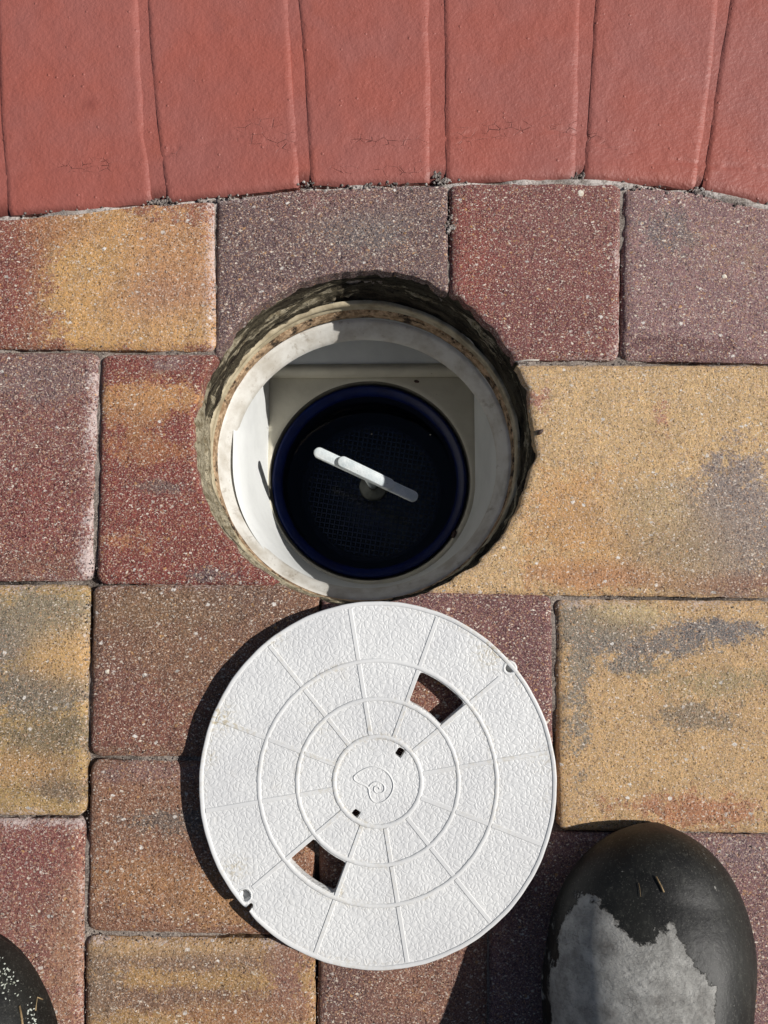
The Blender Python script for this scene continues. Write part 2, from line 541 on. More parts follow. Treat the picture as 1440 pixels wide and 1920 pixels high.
def mat_water(name, tint=(0.9, 0.95, 1.0)):
    m = bpy.data.materials.new(name); m.use_nodes = True
    t = m.node_tree; t.nodes.clear()
    o = t.nodes.new('ShaderNodeOutputMaterial'); mx = t.nodes.new('ShaderNodeMixShader')
    fr = t.nodes.new('ShaderNodeFresnel'); fr.inputs[0].default_value = 1.33
    tr = t.nodes.new('ShaderNodeBsdfTransparent'); tr.inputs[0].default_value = (*tint, 1)
    gl = t.nodes.new('ShaderNodeBsdfGlossy'); gl.inputs['Roughness'].default_value = 0.02
    t.links.new(fr.outputs[0], mx.inputs[0]); t.links.new(tr.outputs[0], mx.inputs[1])
    t.links.new(gl.outputs[0], mx.inputs[2]); t.links.new(mx.outputs[0], o.inputs[0])
    return m


M = dict(paver=mat_paver(), sand=mat_sand(), red=mat_red_paint(), lid=mat_lid(True), rib=mat_lid(False),
         mortar=mat_cast("crumbly_mortar", lin(138, 128, 106), lin(70, 62, 50), lin(196, 184, 156), 150, 0.0034),
         bed=mat_bed(), crumb=mat_cast('grey_lime_crumbs', lin(170, 160, 152), lin(96, 84, 78), lin(210, 202, 194)),
         flange=mat_flange(), lip=mat_plain('stained_cream_flange', lin(192, 180, 152), lin(146, 132, 106), 0.6, 0.3, 60, 0.001, 200, spots=lin(70, 58, 44)),
         collar=mat_collar(), boot=mat_boot(),
         cream=mat_plain("cream_well_plastic", lin(206, 200, 182), lin(194, 188, 170), 0.5, 0.4, 30, 0.0004, 150, spots=lin(150, 136, 112)),
         grey=mat_plain("grey_white_plastic", lin(226, 228, 226), lin(214, 216, 214), 0.5, 0.4, 20, 0.0004, 150),
         seat=mat_plain('grey_seat_plastic', lin(120, 116, 104), lin(96, 92, 84), 0.5, 0.4, 40),  # seat plastic, an even grey darker than the well walls
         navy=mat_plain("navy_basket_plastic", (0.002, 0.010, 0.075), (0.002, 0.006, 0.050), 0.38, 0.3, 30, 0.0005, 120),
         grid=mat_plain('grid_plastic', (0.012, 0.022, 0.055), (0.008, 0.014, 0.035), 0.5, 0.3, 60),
         deep=mat_plain('shade_dark_plastic', (0.002, 0.005, 0.018), (0.001, 0.003, 0.010), 0.6, 0.2, 60),  # basket inside near black: shade and deep water put into the colour
         handle=mat_plain("chalky_handle_plastic", lin(226, 232, 232), lin(206, 216, 218), 0.6, 0.3, 150, 0.0006, 500, spots=lin(120, 130, 128)),
         hub=mat_plain("grey_hub_plastic", lin(92, 94, 88), lin(60, 62, 58), 0.5, 0.4, 60),
         straw=mat_plain("dry_straw", lin(160, 138, 104), lin(120, 100, 72), 0.7, 0.2, 300),
         seed=mat_plain("dark_seed_husk", lin(52, 36, 30), lin(84, 66, 58), 0.6, 0.3, 500),
         thread=mat_plain("white_thread", lin(230, 226, 214), None, 0.7, 0.2),
         fleck=mat_plain('pale_green_fleck', lin(200, 204, 194), lin(130, 134, 116), 0.6, 0.3, 200),
         chip=mat_plain("pale_stone_chip", lin(226, 218, 204), lin(200, 186, 166), 0.8, 0.2, 300),
         trouser=mat_plain("dark_work_trouser", lin(52, 54, 60), lin(42, 44, 48), 0.9, 0.1, 60, 0.001, 900),
         skin=mat_plain("skin", lin(190, 140, 115), None, 0.55, 0.4),
         pool=mat_plain("pool_plaster", lin(150, 190, 200), lin(130, 175, 190), 0.7, 0.3, 5),
         soil=mat_plain("compacted_soil", lin(110, 98, 84), lin(90, 80, 70), 0.95, 0.1, 8),
         water=mat_water("still_water"), poolwater=mat_water("pool_water", (0.55, 0.85, 0.92)))

# ------------------------------------------------------------------ the ground under everything
HC = (-0.0148, 0.1187)              # centre of the round cut in the paving
HR = (0.1262, 0.1262)


def hole_sdf(X, Y, grow=0.0, seed=11, rough=0.0013):
    th = np.arctan2(Y - HC[1], X - HC[0])
    r = np.sqrt(((X - HC[0]) / (HR[0] + grow)) ** 2 + ((Y - HC[1]) / (HR[1] + grow)) ** 2)
    n = fbm(np.cos(th) * .12, np.sin(th) * .12, 90, seed, 4) * rough * 2
    n = n + 0.0034 * np.exp(-((th - (-0.125)) / 0.05) ** 2)          # the broken nick on the right
    return (1 - r) * (HR[0] + grow) + n                       # > 0 inside the hole


G = 60.0
mesh("ground", [(-G, -G, -0.07), (G, -G, -0.07), (G, -0.62, -0.07), (-G, -0.62, -0.07),
                (-G, -0.62, -0.07), (-1.4, -0.62, -0.07), (-1.4, 0.80, -0.07), (-G, 0.80, -0.07),
                (1.4, -0.62, -0.07), (G, -0.62, -0.07), (G, 0.80, -0.07), (1.4, 0.80, -0.07),
                (-G, 9.0, -0.07), (G, 9.0, -0.07), (G, G, -0.07), (-G, G, -0.07)],
     [(0, 1, 2, 3), (4, 5, 6, 7), (8, 9, 10, 11), (12, 13, 14, 15)], M['soil'])['kind'] = 'structure'

# edge line between coping and paving, read off the photo and laid on the ground
CL = [(-400, 470), (-200, 436), (0, 408), (40, 405), (150, 396), (285, 380), (320, 381), (450, 367), (565, 351), (640, 349), (720, 346),
      (837, 343), (960, 340), (1070, 339), (1145, 341), (1230, 349), (1315, 358), (1380, 372), (1440, 386), (1600, 420), (1900, 500)]
CLW = np.array([P(*p) for p in CL])


def coping_y(X):
    return np.interp(X, CLW[:, 0], CLW[:, 1])


pave = sdf_sheet("pavement", -0.46, 0.46, -0.50, 0.335, 0.0025,
                 lambda X, Y: np.maximum(np.maximum(np.abs(X) - 0.455, np.abs(Y + 0.08) - 0.415), hole_sdf(X, Y, 0.002)),
                 lambda X, Y, D: -0.0040 - 0.0070 * smooth01(fbm(X, Y, 14, 21, 3) * 1.8 + 0.5) + fbm(X, Y, 160, 25, 3) * 0.0012 + 0.0062 * np.exp(-((Y - coping_y(X) + .001) / .0035) ** 2) * smooth01(fbm(X, Y, 22, 26, 3) * 2 + .85),
                 0.03, M['sand'], attr=lambda x, y, d: {'dark': smooth01(fbm(x, y, 14, 21, 3) * 1.8 + 0.1) * 0.85 * (1 - np.exp(-((y - coping_y(x)) / .006) ** 2)), 'lime': np.exp(-((y - coping_y(x)) / .006) ** 2) * smooth01(fbm(x, y, 30, 27, 3) * 2 + .8)})
pave['kind'] = 'structure'
# bedding under the outer pavers
for nm, (xa, xb, ya, yb) in {"a": (-1.4, -0.455, -0.62, 0.46), "b": (0.455, 1.4, -0.62, 0.46), "c": (-0.455, 0.455, -0.62, -0.495)}.items():
    o = mesh("bedding_sand", [(xa, ya, -0.008), (xb, ya, -0.008), (xb, yb, -0.008), (xa, yb, -0.008),
                              (xa, ya, -0.07), (xb, ya, -0.07), (xb, yb, -0.07), (xa, yb, -0.07)],
             [(0, 1, 2, 3), (4, 7, 6, 5), (0, 4, 5, 1), (1, 5, 6, 2), (2, 6, 7, 3), (3, 7, 4, 0)], M['soil'], pave, False)

# ------------------------------------------------------------------ pavers
def quad_sdf(pts, X, Y, rc=0.003):
    """rounded convex quad, corners clockwise in the photo = TL TR BR BL (world)"""
    ds = []
    cx = sum(p[0] for p in pts) / 4; cy = sum(p[1] for p in pts) / 4
    for i in range(4):
        a, b = pts[i], pts[(i + 1) % 4]
        nx, ny = b[1] - a[1], a[0] - b[0]
        L = math.hypot(nx, ny); nx /= L; ny /= L
        if nx * (cx - a[0]) + ny * (cy - a[1]) > 0: nx, ny = -nx, -ny
        ds.append(nx * (X - a[0]) + ny * (Y - a[1]))
    d = np.maximum.reduce(ds)
    # round the corners: length of the positive parts of (d_i + rc)
    p = [np.maximum(k + rc, 0) for k in ds]
    ln = np.sqrt(p[0] ** 2 + p[1] ** 2 + p[2] ** 2 + p[3] ** 2) - rc
    return np.where(ln > -rc * 0.999, ln, d)


def paver(pts_px, base, patches=(), top=0.0, cut_hole=False, cut_coping=False, paleness=(), seed=0, cell=0.0018, bevel=0.009, drop=0.0042, tilt=(0, 0)):
    pts = [P(*p) for p in pts_px]
    xs = [p[0] for p in pts]; ys = [p[1] for p in pts]
    x0, x1, y0, y1 = max(min(xs), -0.45) - .004, min(max(xs), 0.45) + .004, max(min(ys), -0.49) - .004, max(ys) + .004

    def qd(X, Y):
        return quad_sdf(pts, X, Y, 0.006) + fbm(X, Y, 130, 31 + seed, 3) * 0.0008 - 0.0007

    def sd(X, Y):
        d = qd(X, Y)
        if cut_hole: d = np.maximum(d, hole_sdf(X, Y))
        if cut_coping: d = np.maximum(d, Y - coping_y(X) + 0.0024 + 0.0009 * fbm(X, Y, 60, 3 + seed, 3))
        return d

    def hgt(X, Y, D):
        q = -qd(X, Y)
        t = np.clip(1 - q / bevel, 0, 1)
        z = top - drop * (1 - np.sqrt(np.maximum(1 - t * t, 0)))
        if cut_hole:
            hq = -hole_sdf(X, Y)
            z = z - 0.0016 * np.clip(1 - hq / 0.003, 0, 1) ** 2
        z = z + fbm(X, Y, 45, 41 + seed, 3) * 0.0005 + fbm(X, Y, 260, 44 + seed, 2) * 0.00022
        return z + tilt[0] * (X - xs[0]) + tilt[1] * (Y - ys[0])

    def at(x, y, d):
        desat = lambda c: tuple(min((v * 0.85 + 0.15 * (sum(c) / 3)) * 1.33 + 3, 240) for v in c)
        col = np.tile(np.array(lin(*desat(base))), (len(x), 1))
        c2 = col * 1e-3; tot = np.full(len(x), 1e-3); keep = np.ones(len(x))
        for (px, py, rx, ry, c, amt) in patches:
            wx, wy = P(px, py)
            k = 0.000386
            g = np.exp(-(((x - wx) / (rx * k * 1.25)) ** 2 + ((y - wy) / (ry * k * 1.25)) ** 2)) * amt * .84
            c2 = c2 + g[:, None] ** 2 * np.array(lin(*desat(c))); tot = tot + g ** 2
            keep = keep * (1 - g)
        c2 = c2 / tot[:, None]
        mixw = 1 - keep
        q = -qd(x, y)
        bl = 0.16 * smooth01(fbm(x, y, 9, 60 + seed, 3) + 0.2)
        for (side, wd, amt) in paleness:
            a, b = {'T': (0, 1), 'R': (1, 2), 'B': (2, 3), 'L': (3, 0)}[side] if isinstance(side, str) else side
            ax, ay = pts[a]; bx, by = pts[b]
            L = math.hypot(bx - ax, by - ay)
            dd = np.abs((by - ay) * (x - ax) - (bx - ax) * (y - ay)) / L
            if side == 'T' and cut_coping: dd = np.abs(coping_y(x) - y)
            bl = np.maximum(bl, min(amt * 1.12, 1) * np.clip(1 - dd / (wd * 1.25), 0, 1) ** .8 * (0.80 + 0.75 * fbm(x, y, 40, 63 + seed, 4)))
        if cut_hole:
            bl = np.maximum(bl, 0.42 * np.clip(1 + hole_sdf(x, y) / 0.010, 0, 1) * (0.7 + 0.8 * fbm(x, y, 25, 8, 3)))
        return {'col': col, 'col2': c2, 'mixw': mixw, 'paleness': np.clip(bl, 0, 1), 'edge': np.clip(1 - q / 0.01, 0, 1)}

    return sdf_sheet("paver", x0, x1, y0, y1, cell, sd, hgt, 0.0125 if cut_hole else 0.045, M['paver'], pave, at)


YEL, YGR = (200, 155, 92), (150, 128, 88)
# top row, cut to the coping line
paver([(-160, 330), (397, 330), (403, 655), (-160, 648)], (132, 78, 58),
      [(330, 480, 120, 90, (172, 122, 76), .9), (180, 520, 80, 150, (190, 140, 78), .95), (330, 610, 140, 50, (186, 140, 82), .85), (120, 430, 90, 40, (150, 96, 62), .8), (290, 560, 120, 60, (146, 98, 80), .7), (10, 520, 50, 150, (118, 58, 50), .9)],
      0.0006, cut_coping=True, paleness=[('R', .012, .75), ('T', .006, .5)], seed=1)
paver([(409, 320), (838, 320), (839, 700), (404, 700)], (94, 72, 72),
      [(690, 430, 110, 60, (100, 90, 88), .8), (620, 380, 150, 40, (112, 72, 70), .6)],
      -0.0004, cut_hole=True, cut_coping=True, paleness=[('T', .005, .8), ('R', .004, .45)], seed=2, bevel=0.006, drop=0.003)
paver([(845, 310), (1165, 310), (1161, 671), (846, 671)], (112, 62, 60),
      [(880, 500, 60, 160, (122, 58, 52), .8), (1010, 600, 130, 60, (106, 56, 56), .7), (1060, 420, 120, 60, (120, 76, 72), .6)],
      0.0, cut_hole=True, cut_coping=True, paleness=[('T', .004, .7), ('R', .011, .6), ('B', .004, .5)], seed=3)
paver([(1173, 310), (1640, 310), (1640, 680), (1169, 671)], (124, 92, 92),
      [(1390, 480, 90, 80, (144, 112, 92), .45), (1250, 430, 60, 60, (104, 92, 92), .7), (1260, 650, 150, 25, (96, 62, 64), .8)],
      -0.0010, cut_coping=True, paleness=[('T', .008, .55), ('L', .003, .4)], seed=4)
# second row
paver([(-250, 660), (181, 661), (168, 1087), (-250, 1089)], (112, 66, 62),
      [(80, 700, 130, 60, (108, 82, 80), .9), (60, 960, 120, 110, (116, 58, 54), .9), (60, 1060, 90, 30, (112, 76, 60), .6)],
      -0.0004, paleness=[('R', .012, .8), ('B', .008, .5), ('T', .006, .4)], seed=5)
paver([(190, 664), (520, 664), (520, 1097), (181, 1092)], (116, 52, 46),
      [(290, 745, 110, 34, (176, 124, 72), .8), (250, 800, 60, 60, (150, 96, 58), .7), (240, 1015, 60, 30, (156, 100, 60), .6), (330, 680, 60, 20, (112, 84, 84), .7), (390, 1080, 60, 18, (92, 70, 70), .8), (310, 915, 60, 16, (98, 72, 68), .8), (300, 850, 80, 26, (142, 84, 52), .6)],
      0.0002, cut_hole=True, paleness=[('T', .005, .5)], seed=6)
paver([(800, 684), (1660, 686), (1660, 1122), (800, 1112)], (188, 150, 100),
      [(1070, 980, 110, 120, (180, 134, 80), .8), (1390, 960, 80, 130, (124, 112, 104), .95), (1280, 1030, 110, 70, (150, 126, 90), .8), (1200, 950, 90, 50, (166, 142, 100), .7), (1000, 745, 40, 30, (150, 96, 78), .6), (1120, 1080, 130, 24, (160, 104, 66), .7), (1400, 1095, 120, 20, (130, 80, 54), .7), (1240, 770, 18, 50, (160, 104, 84), .6)],
      0.0003, cut_hole=True, paleness=[('T', .004, .45), ('B', .006, .3)], seed=7, bevel=0.010)
# third row
paver([(-250, 1097), (164, 1099), (156, 1529), (-250, 1527)], (158, 128, 76),
      [(60, 1150, 110, 50, (128, 116, 90), .9), (120, 1230, 60, 50, (182, 142, 86), .9), (50, 1300, 130, 34, (104, 96, 80), .95), (100, 1380, 100, 34, (112, 98, 70), .9), (40, 1440, 90, 30, (160, 122, 74), .8), (120, 1480, 70, 24, (112, 94, 70), .8), (10, 1200, 50, 40, (106, 98, 84), .9)],
      0.0, paleness=[('T', .007, .6), ('R', .005, .5), ('B', .008, .6)], seed=8)
paver([(174, 1099), (596, 1099), (593, 1421), (168, 1417)], (108, 74, 56),
      [(300, 1140, 150, 40, (112, 84, 60), .9), (260, 1350, 120, 60, (112, 66, 54), .9), (450, 1130, 90, 30, (96, 70, 60), .7), (350, 1230, 120, 30, (114, 80, 58), .7), (210, 1290, 50, 80, (104, 66, 56), .7)],
      0.0003, cut_hole=True, paleness=[('T', .006, .5), ('B', .006, .4), ('L', .004, .3)], seed=9)
paver([(603, 1105), (1034, 1117), (1038, 1554), (600, 1554)], (104, 66, 66),
      [(980, 1300, 70, 160, (98, 62, 64), .9), (760, 1300, 100, 90, (112, 70, 58), .8)],
      0.0, cut_hole=True, paleness=[('T', .006, .4), ('R', .006, .3)], seed=10)
paver([(1045, 1126), (1660, 1130), (1660, 1566), (1050, 1557)], (178, 143, 94),
      [(1080, 1280, 30, 190, (118, 110, 94), .72), (1220, 1215, 100, 20, (108, 102, 94), .8), (1350, 1182, 90, 24, (104, 100, 96), .95), (1180, 1250, 50, 14, (112, 106, 94), .8), (1130, 1190, 40, 20, (112, 106, 94), .7), (1300, 1345, 90, 26, (124, 108, 84), .85), (1150, 1165, 70, 26, (126, 112, 88), .8), (1300, 1520, 140, 36, (158, 104, 70), .85), (1350, 1280, 120, 26, (148, 128, 88), .8), (1180, 1150, 60, 20, (196, 158, 106), .8)],
      0.0, paleness=[('T', .009, .55), ('B', .005, .4)], seed=11, bevel=0.010)
# fourth row
paver([(-250, 1538), (154, 1539), (150, 1960), (-250, 1960)], (122, 76, 68),
      [(60, 1600, 110, 60, (118, 64, 60), .9), (130, 1800, 40, 170, (142, 100, 76), .8), (60, 1720, 60, 60, (116, 70, 62), .7)],
      0.0006, paleness=[('T', .010, .8), ('R', .005, .5)], seed=12)
paver([(168, 1429), (588, 1429), (586, 1757), (162, 1748)], (124, 84, 62),
      [(300, 1450, 150, 24, (118, 84, 76), .8), (380, 1540, 150, 24, (98, 84, 74), .9), (300, 1650, 150, 50, (144, 100, 64), .85), (450, 1700, 90, 40, (152, 110, 68), .8), (220, 1740, 80, 20, (118, 78, 58), .7)],
      -0.0005, paleness=[('T', .007, .5), ('L', .006, .3)], seed=13)
paver([(600, 1562), (914, 1562), (912, 1960), (596, 1960)], (116, 80, 68),
      [(640, 1860, 60, 60, (98, 68, 62), .8), (800, 1860, 80, 50, (124, 84, 66), .7)],
      -0.0002, paleness=[('L', .004, .3)], seed=14)
paver([(160, 1760), (588, 1768), (590, 2180), (158, 2180)], (156, 120, 72),
      [(360, 1800, 160, 22, (118, 92, 72), .85), (300, 1870, 150, 18, (112, 84, 66), .85), (450, 1900, 120, 26, (140, 96, 62), .8), (540, 1840, 40, 80, (132, 90, 74), .7), (190, 1850, 34, 70, (118, 96, 74), .8), (320, 1780, 130, 14, (178, 142, 92), .8)],
      0.0003, paleness=[('T', .008, .6), ('R', .005, .4)], seed=15)
paver([(922, 1564), (1660, 1572), (1660, 1960), (920, 1960)], (112, 80, 80),
      [(1400, 1700, 60, 120, (110, 76, 76), .7), (1390, 1600, 60, 30, (122, 98, 98), .7)],
      -0.0002, paleness=[('T', .006, .5)], seed=16)
paver([(-250, 1970), (150, 1970), (150, 2180), (-250, 2180)], (150, 110, 72), seed=17, cell=.003)
paver([(597, 1970), (1280, 1970), (1280, 2180), (597, 2180)], (118, 84, 72), seed=18, cell=.003)

# plain pavers laid on beyond the frame
_c = [(118, 76, 64), (160, 122, 76), (112, 82, 78), (140, 98, 66)]


def far_paver(x, y, w, l, i):
    b = 0.006
    V = []
    for z, k in ((-0.045, 0), (-0.004, 0), (0.0, b)):
        V += [(x + k, y + k, z), (x + w - k, y + k, z), (x + w - k, y + l - k, z), (x + k, y + l - k, z)]
    Fc = [(8, 9, 10, 11)] + [(a, (a + 1) % 4, 4 + (a + 1) % 4, 4 + a) for a in range(4)] + [(4 + a, 4 + (a + 1) % 4, 8 + (a + 1) % 4, 8 + a) for a in range(4)]
    n = 12
    mesh("paver", V, Fc, M['paver'], pave, False, {'col': np.tile(np.array(lin(*_c[i % 4], 1.4)), (n, 1)), 'col2': np.tile(np.array(lin(*_c[(i + 1) % 4])), (n, 1)), 'mixw': np.full(n, .3), 'paleness': np.full(n, .12), 'edge': np.zeros(n)})


i = 0
for side in (-1, 1):
    for r in range(6):
        for k in range(4):
            x = 0.366 + k * 0.17 if side > 0 else -0.384 - 0.167 - k * 0.17
            y = -0.60 + r * 0.125 + (0.02 if k % 2 else 0)
            far_paver(x, y, 0.166, 0.121, random.randrange(4)); i += 1

# ------------------------------------------------------------------ pool coping
cop = sdf_sheet("pool_coping", -0.62, 0.62, 0.17, 0.60, 0.004,
                lambda X, Y: np.maximum(np.maximum(coping_y(X) + 0.0030 + 0.001 * fbm(X, Y, 70, 2, 3) - Y, Y - 0.575), np.abs(X) - 0.60),
                lambda X, Y, D: 0.0002 + fbm(X, Y, 60, 5, 3) * 0.0004 - 0.004 * np.clip(1 - (-D) / 0.010, 0, 1) ** 2,
                0.05, M['red'], attr=lambda x, y, d: {'dirt': np.clip(1 + d / 0.012, 0, 1) * 0.8, 'crack': 0 * x, 'stain': 0 * x})
cop['kind'] = 'structure'
JT = [  # joints between coping bricks: left and right edge as photo polylines
    ([(-300, 0), (-285, 200), (-262, 440)], [(-279, 0), (-264, 200), (-238, 440)]),
    ([(-28, 0), (-20, 230), (-10, 400)], [(-4, 0), (4, 230), (18, 404)]),
    ([(258, 0), (262, 100), (271, 260), (279, 300), (284, 378)], [(278, 0), (284, 110), (296, 240), (303, 290), (316, 380)]),
    ([(538, 0), (545, 90), (553, 230), (561, 346)], [(560, 0), (567, 65), (573, 160), (578, 260), (584, 346)]),
    ([(804, 0), (802, 70), (806, 130), (806, 240), (806, 340)], [(832, 0), (834, 60), (836, 250), (838, 340)]),
    ([(1088, 0), (1083, 150), (1080, 260), (1079, 335)], [(1117, 0), (1106, 160), (1100, 260), (1095, 322)]),
    ([(1345, 0), (1335, 120), (1325, 200), (1304, 350)], [(1370, 0), (1360, 60), (1345, 150), (1319, 350)]),
    ([(1640, 0), (1610, 180), (1560, 400)], [(1664, 0), (1634, 180), (1584, 400)])]


def xline(poly):
    w = np.array([P(*p) for p in poly])
    o = np.argsort(w[:, 1]); w = w[o]
    sl = (w[-1, 0] - w[0, 0]) / (w[-1, 1] - w[0, 1])
    w = np.vstack([[w[0, 0] - sl * 0.1, w[0, 1] - 0.1], w, [w[-1, 0] + sl * 0.2, w[-1, 1] + 0.2]])
    return lambda Y: np.interp(Y, w[:, 1], w[:, 0])


CRK = np.array([P(*p) for p in [(-300, 360), (0, 335), (130, 312), (285, 312), (330, 280), (420, 262), (540, 272), (620, 262), (760, 270), (830, 262), (960, 238), (1080, 252), (1180, 290), (1330, 312), (1440, 318), (1700, 350)]])
CRK2 = np.array([P(*p) for p in [(-300, 360), (0, 340), (130, 318), (285, 312), (340, 300), (450, 240), (520, 235), (640, 320), (760, 320), (900, 262), (1020, 222), (1080, 232), (1180, 272), (1300, 335), (1440, 300), (1700, 350)]])
for b in range(len(JT) - 1):
    L, R = xline(JT[b][1]), xline(JT[b + 1][0])
    sd_ = 70 + b * 3

    def sd(X, Y, L=L, R=R, s_=sd_):
        jag = 0.0005 * fbm(X, Y, 150, s_, 3) + 0.0007 * fbm(X, Y, 45, s_ + 1, 2)
        a, c = L(Y) - X + jag, X - R(Y) + jag * 1.3
        e = coping_y(X) + 0.0008 + 0.0012 * fbm(X, Y, 60, s_ + 2, 3) - Y
        return np.maximum(np.maximum(a, c), np.maximum(e, Y - 0.56))

    def hg(X, Y, D, L=L, R=R, s_=sd_):
        z = 0.0016 + fbm(X, Y, 24, s_ + 3, 3) * 0.0006
        q = R(Y) - X                                  # the side facing the sun rolls off gently
        z = z - 0.0014 * np.clip(1 - q / 0.0045, 0, 1) ** 2
        q2 = X - L(Y)
        z = z - 0.0013 * np.clip(1 - q2 / 0.0030, 0, 1) ** 2
        e = Y - coping_y(X)
        z = z - 0.0052 * (1 - np.sqrt(np.maximum(1 - np.clip(1 - e / 0.011, 0, 1) ** 2, 0)))
        f = np.clip((Y - 0.50) / 0.06, 0, 1)
        z = z - 0.03 * (1 - np.sqrt(1 - f * f * 0.98))      # bullnose towards the pool
        c = np.minimum(np.abs(Y - np.interp(X, CRK[:, 0], CRK[:, 1])), 1)
        z = z - 0.0006 * np.exp(-((c - 0.0005) / 0.0016) ** 2) * (fbm(X, Y, 60, 9, 3) > -0.1)
        return z

    def at(x, y, d):
        c = np.abs(y - np.interp(x, CRK[:, 0], CRK[:, 1]) + 0.003 * fbm(x, y, 50, 12, 3))
        c2 = np.abs(y - np.interp(x, CRK2[:, 0], CRK2[:, 1]) + 0.003 * fbm(x, y, 50, 14, 3))
        k = np.maximum(np.exp(-(c / 0.0045) ** 2), 0.8 * np.exp(-(c2 / 0.004) ** 2))
        k = k * smooth01(fbm(x, y, 22, 17, 3) * 2.2 + 0.35)
        e = y - coping_y(x)
        dirt = np.clip(1 - e / 0.006, 0, 1) * (0.6 + 0.8 * fbm(x, y, 50, 19, 3)) * 0.85
        sx, sy = P(172, 198)
        stn = 0.5 * np.exp(-(((x - sx) / 0.006) ** 2 + ((y - sy) / 0.005) ** 2))
        bx, by = P(1080, 325); dirt = np.maximum(dirt, .8 * np.exp(-(((x - P(1086, 330)[0]) / .005) ** 2 + ((y - P(1086, 330)[1]) / .007) ** 2)))
        dirt = np.maximum(dirt, .7 * np.exp(-(((x - P(820, 330)[0]) / .006) ** 2 + ((y - P(820, 330)[1]) / .006) ** 2)))
        return {'crack': np.clip(k, 0, 1), 'dirt': np.clip(dirt, 0, 1), 'stain': stn}
    ys = 0.19
    sdf_sheet("coping_brick", float(min(L(.2), L(.56))) - .006, float(max(R(.2), R(.56))) + .006, ys, 0.565, 0.0016, sd, hg, 0.012, M['red'], cop, at)

# crumbs of mortar left where the joints meet the paving
mb = []
for (px, py, n, sp) in [(300, 378, 60, 14), (575, 347, 24, 8), (830, 338, 40, 9), (822, 328, 20, 8), (1088, 330, 30, 8), (1310, 356, 24, 10),
                        (430, 372, 40, 40), (700, 349, 60, 60), (150, 397, 40, 90), (1200, 350, 40, 50), (1390, 376, 30, 40), (845, 425, 26, 5), (846, 408, 10, 3)]:
    for _ in range(n):
        qx, qy = px + random.gauss(0, sp), 0
        qy = py + random.gauss(0, 4) + (qx - px) * (-0.05 if px < 700 else (0.1 if px > 1150 else 0))
        x, y = P(qx, qy); r = random.uniform(.0004, .0013)
        bm = bmesh.new(); bmesh.ops.create_icosphere(bm, subdivisions=1, radius=r)
        v = [(x + u.co.x * random.uniform(.7, 1.4), y + u.co.y * random.uniform(.7, 1.4), -0.0012 + u.co.z * random.uniform(.6, 1.3) + r * .4) for u in bm.verts]
        f = [[w.index for w in fc.verts] for fc in bm.faces]; bm.free()
        mb.append((v, f))
V, Fc = join_parts(mb)
tag(mesh("mortar_crumbs", V, Fc, M['crumb'], cop, False), kind='stuff')

# loose grit in the joints and on the pavers
gr = []
JL = [((405, 395), (403, 655)), ((841, 350), (842, 530)), ((1168, 355), (1165, 668)), ((0, 656), (400, 659)), ((975, 678), (1440, 683)), ((184, 665), (174, 1090)),
      ((0, 1092), (490, 1096)), ((840, 1110), (1440, 1124)), ((168, 1100), (160, 1920)), ((170, 1423), (350, 1426)), ((1041, 1125), (1046, 1540)), ((0, 1533), (155, 1534)), ((165, 1755), (540, 1763)), ((1200, 1563), (1440, 1568)), ((592, 1780), (594, 1920))]
for a_, b_ in JL:
    n_ = int(math.dist(a_, b_) / 7)
    for _ in range(n_):
        t_ = random.random(); sp = random.choice((2, 2, 3, 12))
        gr.append((a_[0] + (b_[0] - a_[0]) * t_ + random.gauss(0, sp), a_[1] + (b_[1] - a_[1]) * t_ + random.gauss(0, sp), random.uniform(.0002, .0006)))
for _ in range(260):
    gr.append((random.uniform(0, 1440), random.uniform(400, 1920), random.uniform(.00015, .0004)))
parts = []
for px, py, r in gr:
    x, y = P(px, py)
    if math.hypot(x - HC[0], y - HC[1]) < HR[0] + .002 or math.hypot(px - 708, py - 1465) < 345: continue
    bm = bmesh.new(); bmesh.ops.create_icosphere(bm, subdivisions=1, radius=r)
    v = [(x + u.co.x * random.uniform(.6, 1.6), y + u.co.y * random.uniform(.6, 1.6), .0003 + u.co.z * random.uniform(.6, 1.2)) for u in bm.verts]
    f = [[w.index for w in fc.verts] for fc in bm.faces]; bm.free()
    parts.append((v, f))
V, Fc = join_parts(parts)
tag(mesh("grit", V, Fc, M['crumb'], pave, False), kind='stuff')

# the pool beyond the coping
o = mesh("pool_wall", [(-6, .585, -.012), (6, .585, -.012), (6, .585, -1.2), (-6, .585, -1.2), (-6, 8.9, -1.2), (6, 8.9, -1.2), (-6, 8.9, 0), (6, 8.9, 0)],
         [(0, 1, 2, 3), (3, 2, 5, 4), (4, 5, 7, 6)], M['pool'], None, False)
o['kind'] = 'structure'
o = mesh("pool_water", [(-6, .586, -.11), (6, .586, -.11), (6, 8.9, -.11), (-6, 8.9, -.11)], [(0, 1, 2, 3)], M['poolwater'])
o['kind'] = 'structure'

